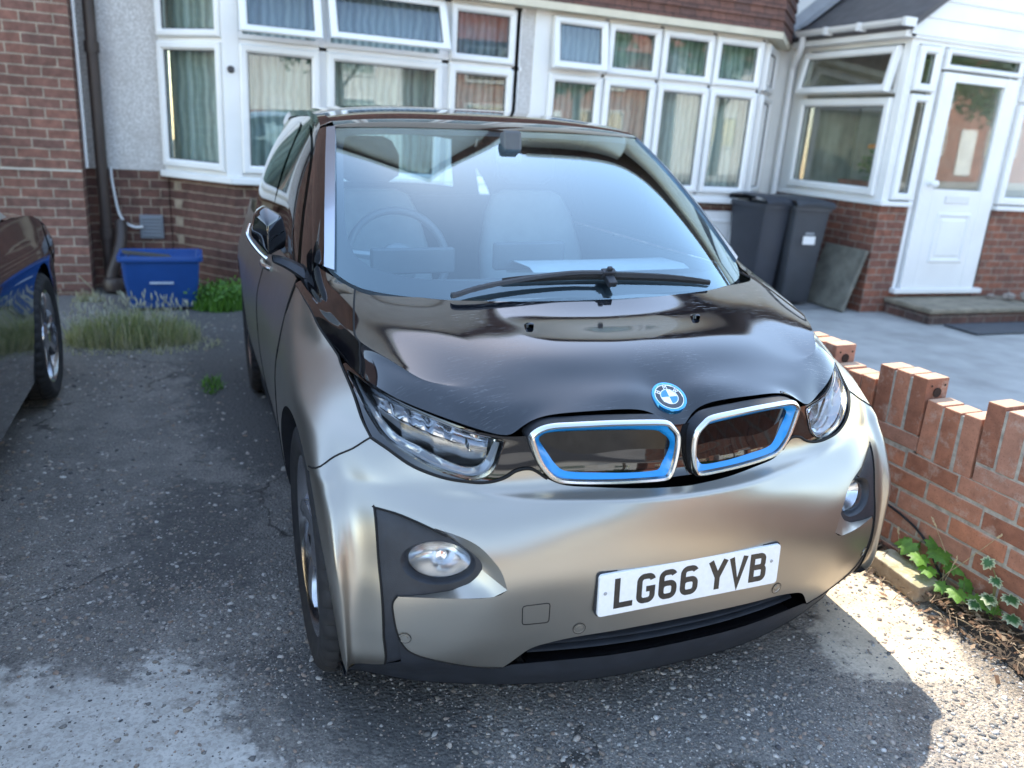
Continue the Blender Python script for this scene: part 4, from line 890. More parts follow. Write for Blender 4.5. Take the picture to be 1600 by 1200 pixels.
    inv=N(t,'Math',operation='SUBTRACT'); inv.inputs[0].default_value=1.15; L(t,ec,inv.inputs[1]); st_=N(t,'Math',operation='MULTIPLY'); st_.inputs[1].default_value=.7; L(t,inv.outputs[0],st_.inputs[0])
    bn_=bump(t,b,hh_.outputs[0],.6,.008); L(t,st_.outputs[0],bn_.inputs['Strength']); return m
def N_sub(t,o,v):
    n=N(t,'Math',operation='SUBTRACT'); L(t,o,n.inputs[0]); n.inputs[1].default_value=v; return n.outputs[0]
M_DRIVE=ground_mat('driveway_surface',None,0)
PA=[(-3.6,1.2),(-1.9,1.0),(-1.686,.906),(-1.5,.83),(-1.386,.80),(-1.25,.84),(-1.12,.80),(-1.05,.60),(-1.02,.42),(-.95,.28),(-.80,.22),(-.62,.10),(-.5,-.1),(-.45,-.5),(-.7,-1.2),(-1.2,-3.2),(-3.6,-3.2)]
PB=[(1.26,.70),(1.05,.62),(.80,.55),(.62,.33),(.60,.12),(.78,.05),(.93,-.03),(1.02,.05),(1.10,.22),(1.15,.42),(1.26,.5)]
PG=[(-1.35,5.6),(-1.3,4.0),(-1.25,3.0),(-1.15,2.3),(-.9,1.9),(-.5,1.8),(.8,2.0),(1.2,3.0),(1.2,5.6)]
PD=[(-1.15,.80),(-.55,.95),(-.42,.3),(-.5,-.15),(-.82,.12),(-1.0,.40)]
PE=[(-1.5,1.0),(-.95,1.1),(-.9,1.9),(-1.25,2.2),(-1.45,1.7)]
PS=[(1.27,1.6),(1.05,1.2),(1.10,.75),(1.17,.62),(1.20,.35),(1.10,.22),(1.06,.05),(1.0,-.25),(.98,-.6),(1.27,-.9)]
def sdist(x,y,P):
    P=np.array(P); d=np.full(x.shape,9.)
    for i in range(len(P)):
        a=P[i];b=P[(i+1)%len(P)]; ab=b-a; t=np.clip(((x-a[0])*ab[0]+(y-a[1])*ab[1])/(ab@ab),0,1); d=np.minimum(d,np.hypot(x-a[0]-t*ab[0],y-a[1]-t*ab[1]))
    return np.where(pin(x,y,[tuple(p) for p in P]),d,-d)
def sheet(name,x0,x1,y0,y1,step,z,mat,attr=False,zf=None):
    xs=np.linspace(x0,x1,max(2,int((x1-x0)/step)+1)); ys=np.linspace(y0,y1,max(2,int((y1-y0)/step)+1)); Xg,Yg=np.meshgrid(xs,ys,indexing='ij')
    Z=np.vectorize(lambda x,y:(zf(x,y) if zf else gz(x)))(Xg,Yg)+z
    mb=MB(); mb.grid(np.stack([Xg,Yg,Z],2)); o=mb.build(name,mat,None,smooth=True)
    if attr:
        me=o.data; co=np.zeros(len(me.vertices)*3); me.vertices.foreach_get('co',co); co=co.reshape(-1,3); x,y=co[:,0],co[:,1]
        k=lambda P,s: np.clip(.5+sdist(x,y,P)/s*.5,0,1)
        c=np.stack([np.maximum(np.maximum(k(PA,.35),k(PB,.18)),np.clip(.5+(-.75-y)/.4,0,1)),np.maximum(k(PG,.5),np.maximum(k(PE,.5),.85*k(PD,.3))),k(PS,.10),np.ones(len(x))],1)
        dd=me.attributes.new('dust_sun','FLOAT','POINT'); dd.data.foreach_set('value',(.8*np.clip((x-.35)/.5,0,1)*np.clip((1.2-y)/.5,0,1)).astype(np.float32))  # mask over the sunlit right-hand ground, for dust and painted sunlight
        at=me.color_attributes.new('patch','FLOAT_COLOR','POINT'); at.data.foreach_set('color',c.ravel().astype(np.float32))
    return put(o,None,None,kind='structure')
from mathutils import noise as mnoise
def dz(x,y): return gz(x)+.006*mnoise.noise(Vector((x*2.2,y*2.2,0)))+.0025*mnoise.noise(Vector((x*11,y*11,3)))
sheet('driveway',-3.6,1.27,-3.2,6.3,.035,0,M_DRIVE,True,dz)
M_CONC=simple('pale_concrete',(.34,.335,.32),.85,0,.22,3,.35,60)
M_ROAD=simple('asphalt_road',(.075,.075,.078),.85,0,.2,8,.4,120)
M_PAVE=simple('pavement_slabs',(.33,.31,.28),.85,0,.15,2,.2,80)
M_SOIL=simple('dry_soil',(.055,.040,.028),.95,0,.5,25,.8,60)
M_EARTH=simple('dry_verge',(.13,.11,.075),.95,0,.3,1.5,.3,20)
sheet('ground',-60,60,-60,60,12,-.35,M_EARTH,zf=lambda x,y:0)
sheet('forecourt',1.375,12,-3.2,4.9,.5,-.006,M_CONC,zf=lambda x,y:-.028*x)
sheet('house_apron',1.27,12,4.9,6.4,.5,-.003,simple('dark_paving',(.20,.20,.20),.85,0,.25,3,.3,50),zf=lambda x,y:-.028*x)
sheet('left_forecourt',-12,-3.6,-3.2,6.3,.5,0,M_ROAD,zf=lambda x,y:.072)
mb=MB(); mb.box(-60,60,-5.2,-3.2,-.3,-.01); put(mb.build('pavement',M_PAVE),None,None,kind='structure')
mb=MB(); mb.box(-60,60,-5.35,-5.2,-.3,-.004); put(mb.build('kerb',M_CONC,bevel=.02),None,None,kind='structure')
mb=MB(); mb.box(-60,60,-12,-5.35,-.3,-.13); put(mb.build('road',M_ROAD),None,None,kind='structure')
mb=MB(); mb.box(-60,60,-14.2,-12,-.3,-.02); put(mb.build('far_pavement',M_PAVE),None,None,kind='structure')
# ---------------------------------------------------------------- loose stones and gravel (uncountable)
def ico(s=1):
    bm=bmesh.new(); bmesh.ops.create_icosphere(bm,subdivisions=s,radius=1); v=np.array([q.co[:] for q in bm.verts]); f=np.array([[q.index for q in p.verts] for p in bm.faces]); bm.free(); return v,f
IV,IF=ico(1)
def scatter(name,P,S,mat,label,cat,flat=.5,nv=.34,kind='stuff',sink=.42):
    n=len(P); V=np.repeat(IV[None],n,0)*(1+rng.uniform(-nv,nv,(n,len(IV),1))); sc_=np.stack([S*rng.uniform(.7,1.3,n),S*rng.uniform(.6,1.,n),S*flat*rng.uniform(.6,1.2,n)],1)
    V=V*sc_[:,None]; a=rng.uniform(0,6.28,n); b=rng.normal(0,.25,n); ca,sa=np.cos(a)[:,None],np.sin(a)[:,None]; cb,sb=np.cos(b)[:,None],np.sin(b)[:,None]
    x=V[...,0];y=V[...,1];z=V[...,2]; x,z=x*cb-z*sb,x*sb+z*cb; V=np.stack([x*ca-y*sa,x*sa+y*ca,z],2)+P[:,None]+np.array([0,0,1.])*(sc_[:,2]*(1-2*sink))[:,None,None]*.6
    F=(IF[None]+np.arange(n)[:,None,None]*len(IV)).reshape(-1,3)
    me=bpy.data.meshes.new(name); me.vertices.add(n*len(IV)); me.vertices.foreach_set('co',V.ravel()); me.loops.add(len(F)*3); me.loops.foreach_set('vertex_index',F.ravel()); me.polygons.add(len(F)); me.polygons.foreach_set('loop_start',np.arange(len(F))*3); me.update(calc_edges=True); me.materials.append(mat); me.validate()
    return put(mobj(name,me),label,cat,kind=kind)
def island_mat(name,stops,rough=.85):
    m,t,b=nmat(name); g=N(t,'NewGeometry'); c=ramp(t,g.outputs['Random Per Island'],stops); tc=N(t,'TexCoord'); c=mixc(t,1,c,ramp(t,noise(t,300,3,.6,tc.outputs['Object']),[(.3,.75),(.7,1.2)]),'MULTIPLY'); L(t,c,b.inputs['Base Color']); b.inputs['Roughness'].default_value=rough; return m
M_STONE=island_mat('stones',[(0,(.07,.07,.075)),(.18,(.16,.155,.145)),(.38,(.27,.24,.20)),(.52,(.21,.17,.14)),(.66,(.36,.35,.33)),(.82,(.44,.41,.37)),(.93,(.27,.19,.14)),(1,(.62,.61,.58))])
def rp(n,x0,x1,y0,y1,dens=None):
    P=[];
    while len(P)<n:
        x=rng.uniform(x0,x1,n);y=rng.uniform(y0,y1,n); k=np.ones(n,bool)
        if dens is not None: k=rng.uniform(0,1,n)<dens(x,y)
        P+=list(zip(x[k],y[k]))
    return np.array(P[:n])
def dn(x,y):
    d=.25+.75*np.clip(np.array([mnoise.noise(Vector((a*1.6,b*1.6,5))) for a,b in zip(x,y)])*2+.6,0,1)
    inc=np.maximum(np.clip(.5+sdist(x,y,PA)/.2,0,1),np.clip(.5+sdist(x,y,PB)/.1,0,1)); d*=1-.55*inc; d*=1-.7*np.clip(.5+sdist(x,y,PG)/.4,0,1); return d
def stones(n,x0,x1,y0,y1,lo,hi,p=2.5):
    q=rp(n,x0,x1,y0,y1,dn); S=lo+(hi-lo)*rng.uniform(0,1,n)**p; z=np.array([dz(a,b) for a,b in q]); return np.c_[q,z],S
P1,S1_=stones(15000,-2.3,1.25,-.6,2.0,.003,.0105,2.4); P2,S2_=stones(6000,-3.2,1.2,2.0,5.4,.004,.014,2.0); P3,S3_=stones(34000,-1.9,1.25,-.5,1.7,.0016,.0042,1)
scatter('gravel',np.r_[P1,P2,P3],np.r_[S1_,S2_,S3_],M_STONE,'loose flint and brick gravel scattered over the worn drive','gravel')
# soil bed along the garden wall
mb=MB(); xs=np.linspace(0,1,14); ys=np.linspace(-.9,1.6,60); G=[]
for y in ys:
    e=np.interp(y,[-.9,-.3,.05,.3,.6,.9,1.6],[1.02,1.08,1.12,1.17,1.20,1.16,1.12]); G.append([(e+(1.30-e)*a,y,.002+.035*a**.7+.012*mnoise.noise(Vector((a*6,y*14,1)))*min(1,a*5)) for a in xs])
mb.grid(G); put(mb.build('soil_bed',M_SOIL,None,smooth=True),None,None,kind='structure')
# leaf litter and twigs
mb=MB()
def bedp(lo=1.0): 
    y=rng.uniform(-.6,1.3); x=rng.uniform(1.10,1.26)-max(0,rng.normal(0,.045)); return x,y
for _ in range(900):
    x,y=bedp(); z=.03+rng.uniform(0,.03)*(x>1.12); a=rng.uniform(0,6.28); l=rng.uniform(.006,.022); wd_=l*rng.uniform(.3,.6); t1=rng.normal(0,.5)
    d=Vector((math.cos(a),math.sin(a),t1*.6)); s=Vector((-math.sin(a),math.cos(a),rng.normal(0,.4))); c=Vector((x,y,z if x>1.12 else .012))
    mb.add([c-d*l,c+s*wd_,c+d*l,c-s*wd_],[(0,1,2,3)])
put(mb.build('leaf_litter',island_mat('dead_leaves',[(0,(.05,.03,.018)),(.4,(.13,.07,.035)),(.7,(.24,.14,.08)),(1,(.38,.28,.18))])),'dry brown leaf litter along the foot of the red brick wall','leaf litter',kind='stuff')
mb=MB()
for _ in range(260):
    x,y=bedp(); z=.035 if x>1.12 else .012; a=rng.uniform(0,6.28); l=rng.uniform(.03,.11); c=Vector((x,y,z+rng.uniform(0,.03))); d=Vector((math.cos(a),math.sin(a),rng.normal(0,.2))); b2=Vector((rng.normal(0,.2),rng.normal(0,.2),.2))*l*.3
    mb.tube([c-d*l*.5,c+b2,c+d*l*.5],[.0016,.0013,.0006],4,cap=False)
put(mb.build('twigs',island_mat('dead_twigs',[(0,(.06,.04,.025)),(.5,(.16,.11,.07)),(1,(.40,.31,.2))])),'thin dry twigs and stalks tangled along the foot of the red brick wall','twigs',kind='stuff')
# ---------------------------------------------------------------- garden wall
def red_brick(name,c0,c1,c2):
    m,t,b=nmat(name); tc=N(t,'TexCoord'); g=N(t,'NewGeometry'); ob=tc.outputs['Object']
    c=ramp(t,g.outputs['Random Per Island'],[(0,c0),(.5,c1),(1,c2)]); c=mixc(t,1,c,ramp(t,noise(t,22,6,.65,ob),[(.25,.70),(.75,1.25)]),'MULTIPLY')
    c=mixc(t,ramp(t,noise(t,13,7,.7,ob),[(.54,0.),(.70,.6)]),c,(.46,.39,.33)); c=mixc(t,ramp(t,noise(t,160,3,.6,ob),[(.3,.5),(.42,0.)]),c,tuple(x*.45 for x in c0)); g2=N(t,'SeparateXYZ'); L(t,g.outputs['Normal'],g2.inputs[0]); c=mixc(t,ramp(t,g2.outputs[2],[(.6,0.),(.8,.6)]),c,(.55,.38,.25)); L(t,c,b.inputs['Base Color']); b.inputs['Roughness'].default_value=.9; bump(t,b,noise(t,110,5,.7,ob),.55,.003); return m
M_RB=red_brick('red_engineering_brick',(.22,.09,.055),(.42,.17,.095),(.33,.17,.12)); M_MORT=simple('grey_mortar',(.34,.315,.27),.95,0,.3,40,.8,140)
gw=thing('garden_wall','low red brick garden wall with a castellated top of upright bricks beside the hatchback','wall',(1.32,.6,0))
def brk(mb,x0,x1,y0,y1,z0,z1):
    j=lambda:rng.normal(0,.0016); c=Vector(((x0+x1)/2,(y0+y1)/2,(z0+z1)/2)); M_=Matrix.Translation(c+Vector((j(),j(),j())))@Matrix.Rotation(rng.normal(0,.008),4,'X')@Matrix.Rotation(rng.normal(0,.008),4,'Z')
    mb.box(-(x1-x0)/2,(x1-x0)/2,-(y1-y0)/2,(y1-y0)/2,-(z1-z0)/2,(z1-z0)/2,M_)
mb=MB(); WX0,WX1=1.27,1.372
for k in range(6):
    z1=.425-k*.075; z0=z1-.065; o=(k%2)*.1125+.04; y=-3.2+o
    while y<4.6:
        brk(mb,WX0,WX1,y,min(y+.215,4.7),z0,z1); y+=.225
# extra stretchers under the raised groups
SOL=[]   # (y_hi,count,raised)
y=2.80; seq=[]; raised=False
groups=[(1.298+.228*k,3,1-k%2) for k in range(9,-1,-1)]+[(1.072,3,0),(.848,3,1),(.620,3,0),(.392,4,1),(.088,3,0),(-.140,4,1),(-.444,3,0),(-.672,4,1),(-.976,3,0),(-1.204,4,1)]
solm=MB(); core=MB(); holes_=[]
core.box(WX0+.0035,WX1-.0035,-3.19,4.69,-.2,.42)
for (yh,cnt,ra) in groups:
    z0,z1=(.497,.707) if ra else (.432,.640)
    if ra: brk(mb,WX0,WX1,yh-cnt*.076+.006,yh-.002,.434,.490)
    for k in range(cnt):
        y1=yh-k*.076; y0=y1-.066; brk(solm,WX0,WX1,y0,y1,z0+rng.normal(0,.002),z1+rng.normal(0,.002))
    core.box(WX0+.004,WX1-.004,yh-cnt*.076+.016,yh-.004,.415,z1-.012)
    if ra: holes_.append((yh-(cnt-1)*.076-.066,z1))
mb.build('brickwork',M_RB,gw,bevel=.0042,seg=2); solm.build('upright_bricks',M_RB,gw,bevel=.0042,seg=2); core.build('mortar',M_MORT,gw)
hb=MB()
for (y0,z1) in holes_:
    cx=(WX0+WX1)/2
    hb.lathe([(.0175,-.045),(.0175,.0045),(.0150,.0040),(.0145,-.045)],(cx,y0,z1-.050),(0,-1,0),20); hb.lathe([(.0,.0040),(.0168,.0040)],(cx,y0,z1-.050),(0,-1,0),20)
    for dx in (-.031,.031): hb.lathe([(.0,.0042),(.0045,.0042)],(cx+dx,y0,z1-.024),(0,-1,0),12)
hb.build('brick_hole',simple('brick_hole_shadow',(.03,.015,.01),.95,0,.3),gw)
mb=MB(); mb.tube(smoothpoly([(1.262,1.2,.24),(1.261,.75,.205),(1.262,.6,.185),(1.258,.5,.15),(1.25,.42,.08),(1.24,.36,.04)],5,False),.0045,8); put(mb.build('cable',M_RUB,None,smooth=True),'thin black cable running along the foot of the red brick wall','cable')
# loose weathered block
M_BLK,t,b=nmat('weathered_block'); tc=N(t,'TexCoord'); ob=tc.outputs['Object']; g=N(t,'NewGeometry'); sp=N(t,'SeparateXYZ'); L(t,g.outputs['Normal'],sp.inputs[0])
side=mixc(t,ramp(t,noise(t,30,5,.65,ob),[(.3,0.),(.7,1.)]),(.22,.155,.10),(.33,.26,.18)); tp=mixc(t,ramp(t,noise(t,18,6,.7,ob),[(.4,0.),(.6,1.)]),(.34,.30,.17),(.50,.45,.34)); L(t,mixc(t,ramp(t,sp.outputs[2],[(.5,0.),(.8,1.)]),side,tp),b.inputs['Base Color']); b.inputs['Roughness'].default_value=.95; bump(t,b,noise(t,60,6,.7,ob),.9,.006)
bm=bmesh.new(); bmesh.ops.create_cube(bm,size=1); bmesh.ops.subdivide_edges(bm,edges=bm.edges,cuts=10,use_grid_fill=True)
for v in bm.verts:
    p=v.co.copy(); v.co=Vector((p.x*.105,p.y*.245,p.z*.07)); e=.004*mnoise.noise(v.co*40); v.co+=p.normalized()*(e-.004*(max(abs(p.x),abs(p.y),abs(p.z))>.49 and sum(abs(c)>.47 for c in p)>1))
    if p.z>.49: v.co.z+=.005*mnoise.noise(v.co*55)-.003
for f in bm.faces:f.smooth=True
me=bpy.data.meshes.new('loose_brick'); bm.to_mesh(me); bm.free(); me.materials.append(M_BLK); o=put(mobj('loose_brick',me),'single weathered yellowish brick lying on the ground at the foot of the red wall','brick'); o.location=(1.165,.478,.037); o.rotation_euler=(0,0,R(-4))
# dry grass stalks with seed heads
M_STRAW=simple('straw',(.42,.34,.19),.8,0,.2,30); M_SEED=simple('seed_head',(.50,.40,.24),.85,0,.2,60)
def stalk(base,tip,label,bend=.02,head=.022):
    t_=thing('grass_stalk',label,'grass stalk',base,'dry grass stalks by the wall'); b=Vector(base);e=Vector(tip); mid=(b+e)/2+Vector((bend,-bend*.5,bend))
    mb=MB(); mb.tube([b,(b+mid)/2+Vector((.0,0,.01)),mid,(mid+e)/2,e],[.0016,.0014,.0012,.001,.0008],5); mb.build('stem',M_STRAW,t_,smooth=True)
    d=(e-mid).normalized(); mb=MB()
    for k in range(16):
        a=rng.uniform(0,6.28); o=Vector((math.cos(a),math.sin(a),0))*.0022; c=e+d*(k/16-.5)*head*1.6+o; mb.tube([c-d*.004-o*.2,c+o*.3,c+d*.0045],[.0004,.0017,.0003],5,cap=False)
    mb.build('seed_head',M_SEED,t_,smooth=True)
stalk((1.215,.36,.03),(1.252,.475,.235),'tall dry grass stalk with a fat seed head rising past the red wall')
stalk((1.205,.34,.03),(1.215,.335,.165),'short bent dry grass stalk leaning in front of the maple seedling',-.012)
stalk((1.19,.46,.03),(1.205,.50,.115),'short upright dry grass stalk just right of the loose brick',.004)
stalk((1.225,.40,.03),(1.262,.24,.30),'thin pale dry grass stem leaning right against the red wall',-.01,.012)
stalk((1.22,.56,.03),(1.24,.60,.14),'small dry grass stalk behind the loose brick by the red wall',.003,.014)
# seedlings with lobed leaves
def leaf_mat(name,c1,c2,edge=None):
    m,t,b=nmat(name); tc=N(t,'TexCoord'); g=N(t,'NewGeometry'); c=ramp(t,g.outputs['Random Per Island'],[(0,c1),(1,c2)]); c=mixc(t,1,c,ramp(t,noise(t,60,4,.6,tc.outputs['Object']),[(.3,.75),(.7,1.25)]),'MULTIPLY')
    if edge:
        at=N(t,'Attribute',attribute_name='rimw'); c=mixc(t,at.outputs['Fac'],c,edge)
    L(t,c,b.inputs['Base Color']); b.inputs['Roughness'].default_value=.5
    out=t.nodes['Material Output']; tl=N(t,'BsdfTranslucent'); L(t,mixc(t,1,c,(1.3,1.5,.5),'MULTIPLY'),tl.inputs[0]); mx=N(t,'MixShader'); mx.inputs[0].default_value=.35; L(t,b.outputs[0],mx.inputs[1]); L(t,tl.outputs[0],mx.inputs[2]); L(t,mx.outputs[0],out.inputs[0]); return m
M_LEAF=leaf_mat('seedling_leaf',(.10,.22,.03),(.16,.32,.05)); M_IVY=leaf_mat('variegated_leaf',(.035,.11,.03),(.05,.15,.05),(.62,.66,.45)); M_STEM=simple('green_stem',(.14,.17,.05),.7,0,.2)
LOB=[(0,-.05),(.16,-.22),(.42,-.30),(.40,-.10),(.72,.02),(.62,.16),(.86,.36),(.58,.38),(.52,.50),(.60,.74),(.34,.66),(.20,.84),(0,1.05)]
LOB=LOB+[(-x,y) for x,y in LOB[-2:0:-1]]
def leaf(mb,c,d,up_,s,rims=None):
    c=Vector(c); d=Vector(d).normalized(); u=Vector(up_); sx=d.cross(u).normalized(); u=sx.cross(d); n0=len(mb.v); cx=(0,.28)
    v=[c+d*s*.28+u*s*.04]; 
    for x,y in LOB: v.append(c+d*s*y+sx*s*x*.78+u*(-.10*s*abs(x)**1.5-.08*s*max(0,y-.4)+s*rng.normal(0,.012)))
    mid=[v[0]+(p-v[0])*.55+u*s*.03 for p in v[1:]]; k=len(LOB); vv=[v[0]]+mid+v[1:]
    f=[(0,1+i,1+(i+1)%k) for i in range(k)]+[(1+i,1+k+i,1+k+(i+1)%k,1+(i+1)%k) for i in range(k)]
    mb.add(vv,f)
    if rims is not None: rims+=[0]+[.0]*k+[1.]*k
def seedling(name,label,base,spec,s0,mat=M_LEAF,rim=False,group=None):
    t_=thing(name,label,'plant',base,group); b=Vector(base); st=MB(); lv=MB(); rims=[] if rim else None
    for dx,dy,dz_,s in spec:
        p=b+Vector((dx,dy,dz_)); m_=b+Vector((dx*.4,dy*.4,dz_*.8)); st.tube([b,m_,p],[.0018,.0014,.001],5)
        a=rng.uniform(-1,1); d=Vector((dx*2-.05+rng.normal(0,.3)*.1,-.10+dy*2,-.02)); d=Vector((d.x,d.y,-.035)); leaf(lv,p,d,(-.25,-.35,1),s*s0,rims)
    st.build('stem',M_STEM,t_,smooth=True); o=lv.build('leaf',mat,t_,smooth=True)
    if rim:
        at=o.data.attributes.new('rimw','FLOAT','POINT'); at.data.foreach_set('value',rims)
seedling('maple_seedling','small bright green maple seedling with lobed leaves against the red wall',(1.225,.455,.03),[(-.04,-.01,.10,1.0),(.01,-.03,.12,1.15),(.03,.02,.13,.9),(-.02,.05,.11,.9),(.035,-.07,.085,1.0),(-.045,-.05,.075,.9),(-.005,.08,.10,.8),(.03,.06,.09,.7)],.062)
seedling('maple_seedling','low green maple seedling spreading near the right edge in front of the wall',(1.215,.28,.03),[(-.035,.0,.06,1.),(.0,-.04,.055,.95),(.03,.03,.065,.8),(-.03,.05,.05,.8),(.02,-.08,.04,.8)],.058)
seedling('ivy_plant','dark green ivy with cream leaf edges growing at the right edge of the wall',(1.235,.185,.03),[(.0,.05,.19,.8),(-.03,.0,.09,1.),(.0,-.04,.11,1.1),(-.04,.03,.05,.9),(.01,.03,.065,1.),(-.015,-.07,.06,1.1),(.0,.02,.14,.8)],.046,M_IVY,True)
# ---------------------------------------------------------------- houses (tilted frame: the terrace stands level, the drive does not)
M_BRL=brick_mat('brown_brick',(.225,.105,.078),(.14,.075,.062),(.36,.30,.235))
M_BRD=brick_mat('dark_red_brick',(.16,.075,.055),(.105,.052,.043),(.34,.27,.20),mort=.0055,w=.16)
M_BRP=brick_mat('porch_brick',(.27,.10,.06),(.15,.07,.055),(.30,.25,.20))
M_UPVC=simple('white_upvc',(.78,.78,.77),.3,0,.07,1.6)
M_REND=simple('white_render',(.72,.71,.68),.85,0,.06,2,.3,60)
M_CREAM=simple('cream_timber',(.62,.56,.43),.7,0,.08)
m,t,b=nmat('pebbledash'); tc=N(t,'TexCoord'); v=N(t,'TexVoronoi'); v.inputs['Scale'].default_value=85; L(t,tc.outputs['Object'],v.inputs['Vector']); c=mixc(t,ramp(t,v.outputs['Distance'],[(.2,0.),(.6,1.)]),(.74,.73,.72),(.47,.45,.43)); c=mixc(t,ramp(t,noise(t,2.5,6,.65,tc.outputs['Object']),[(.45,0.),(.7,.55)]),c,(.42,.39,.37)); L(t,c,b.inputs['Base Color']); b.inputs['Roughness'].default_value=.92; bump(t,b,v.outputs['Distance'],-.8,.01); M_DASH=m
M_TILE=brick_mat('clay_tiles',(.16,.075,.055),(.11,.06,.05),(.03,.02,.018),w=.165,h=.10,mort=.004,dark=.7)
M_ROOF=brick_mat('roof_tiles',(.14,.07,.055),(.095,.055,.048),(.03,.02,.018),w=.2,h=.12,mort=.006,dark=.7)
M_SLATE=simple('porch_roof_slate',(.085,.08,.085),.7,0,.2,8,.3,40)
M_CURT,t,b=nmat('sheer_curtain'); tc=N(t,'TexCoord'); wv=N(t,'TexWave',bands_direction='X'); wv.inputs['Scale'].default_value=5; wv.inputs['Distortion'].default_value=3; wv.inputs['Detail'].default_value=2; L(t,tc.outputs['Object'],wv.inputs['Vector']); L(t,ramp(t,wv.outputs['Fac'],[(.1,(.34,.42,.41)),(.9,(.60,.68,.65))]),b.inputs['Base Color']); b.inputs['Roughness'].default_value=.9
M_WGL=glass_mix('window_glass',(.86,.90,.89),1.52,2.2)
M_TGL=glass_mix('toplight_glass',(.75,.80,.84),1.52,1.7)
M_LEAD=simple('lead_flashing',(.33,.34,.36),.6,.3,.1)
M_PVCD=simple('brown_pipe',(.045,.032,.028),.45,0,.2)
M_PIPEW=simple('white_pipe',(.74,.74,.74),.4,0,.05)
def XF(o,d):  # local frame: origin o, u axis along d (horizontal), outward normal n, up z -> world(house) function
    d=Vector(d).normalized(); n=Vector((d.y,-d.x,0)); o=Vector(o)
    return lambda u,v,h:tuple(o+d*u+n*h+Vector((0,0,v)))
def fbar(mb,f,u0,u1,v0,v1,h0,h1):
    v=[f(u,vv,h) for u in(u0,u1) for vv in(v0,v1) for h in(h0,h1)]; mb.add(v,[(0,1,3,2),(4,6,7,5),(0,4,5,1),(2,3,7,6),(0,2,6,4),(1,5,7,3)])
def window(par,f,u0,u1,v0,v1,fw=.065,dep=.05,open_=0,label=None,glass=None,bar=.07):
    """casement: frame with mitred profile (part) and pane (sub-part); open_ = swing of a top-hung sash"""
    w=u1-u0;h=v1-v0
    if open_:
        ca,sa=math.cos(open_),math.sin(open_); g=lambda u,v,hh:f(u,v1-(v1-v)*ca-hh*sa*-1*0,.02+(v1-v)*sa+hh*ca)
    else: g=f
    mb=MB()
    prof=[(0,-.02),(0,dep-.012),(.012,dep),(fw-.022,dep),(fw-.010,dep-.012),(fw,dep-.030),(fw,-.02)]
    rows=[]
    for k in range(4):
        cu,cv=[(u0,v0),(u1,v0),(u1,v1),(u0,v1)][k]; su,sv=[(1,1),(-1,1),(-1,-1),(1,-1)][k]
        rows.append([g(cu+su*a,cv+sv*a,hh) for a,hh in prof])
    mb.grid(rows,closeu=True,closev=True)
    o=mb.build('window',M_UPVC,par,label=label)
    mb=MB(); fbar(mb,g,u0+fw-.004,u1-fw+.004,v0+fw-.004,v1-fw+.004,.004,.016); mb.build('pane',glass or M_WGL,o)
    if dep<.06 and v1<2.7:
        mb=MB(); q_=fw-.006; rows=[[g(cu,cv,hh) for hh,e_ in ((dep-.038,0),(dep-.026,0),(dep-.026,.010),(dep-.038,.010)) for cu,cv in [((u0+q_+e_ if k in(0,3) else u1-q_-e_),(v0+q_+e_ if k<2 else v1-q_-e_))]] for k in range(4)]; mb.grid(rows,closeu=True,closev=True); mb.build('gasket',M_RUB,o)
    if open_:
        mb=MB()
        for a0,a1,b0,b1,e_ in((u0,u1,v0,v0+.035,0),(u0,u1,v1-.03,v1,0),(u0+.001,u0+.03,v0+.035,v1-.03,.002),(u1-.03,u1-.001,v0+.035,v1-.03,.002)): fbar(mb,f,a0,a1,b0,b1,-.04,.012-e_)
        mb.build('opening_frame',M_UPVC,o)
    return o
def curtain(par,pts,z0,z1,n=160):
    P=resamp(np.array(pts,float),n); mb=MB(); rows=[]
    for z in (z0,z1): rows.append([(p[0],p[1]+.018*math.sin(i*.9)+.012*math.sin(i*.37),z) for i,p in enumerate(P)])
    mb.grid(rows); return mb.build('curtain',M_CURT,par,smooth=True)
def poly_wall(mb,plan,z0,z1,h=.0):
    for (a,b) in zip(plan[:-1],plan[1:]):
        mb.add([(a[0],a[1],z0),(b[0],b[1],z0),(b[0],b[1],z1),(a[0],a[1],z1)],[(0,1,2,3)])
def offplan(plan,d):
    P=[np.array(p,float) for p in plan]; out=[]
    for i,p in enumerate(P):
        a=P[max(i-1,0)];c=P[min(i+1,len(P)-1)]; d1=(p-a) if i else (c-p); d2=(c-p) if i<len(P)-1 else d1; d1=d1/np.linalg.norm(d1);d2=d2/np.linalg.norm(d2); n=np.array([d1[1]+d2[1],-(d1[0]+d2[0])]); n/=np.linalg.norm(n); k=1/max(.4,n@np.array([d1[1],-d1[0]])); out.append(p+n*d*k)
    return out
def band(mb,plan,z0,z1,d0,d1):
    A=offplan(plan,d0);B=offplan(plan,d1)
    for i in range(len(A)-1):
        v=[(*A[i],z0),(*A[i+1],z0),(*B[i+1],z0),(*B[i],z0),(*A[i],z1),(*A[i+1],z1),(*B[i+1],z1),(*B[i],z1)]
        mb.add(v,[(0,1,2,3),(4,7,6,5),(3,2,6,7),(0,4,5,1),(0,3,7,4),(1,5,6,2)])
def roofslab(mb,a,b,c,d,th=.08):
    a,b,c,d=map(Vector,(a,b,c,d)); n=(b-a).cross(d-a).normalized(); n=n if n.z>0 else -n
    v=[a,b,c,d]+[p-n*th for p in (a,b,c,d)]; mb.add(v,[(0,1,2,3),(7,6,5,4),(0,4,5,1),(1,5,6,2),(2,6,7,3),(3,7,4,0)])
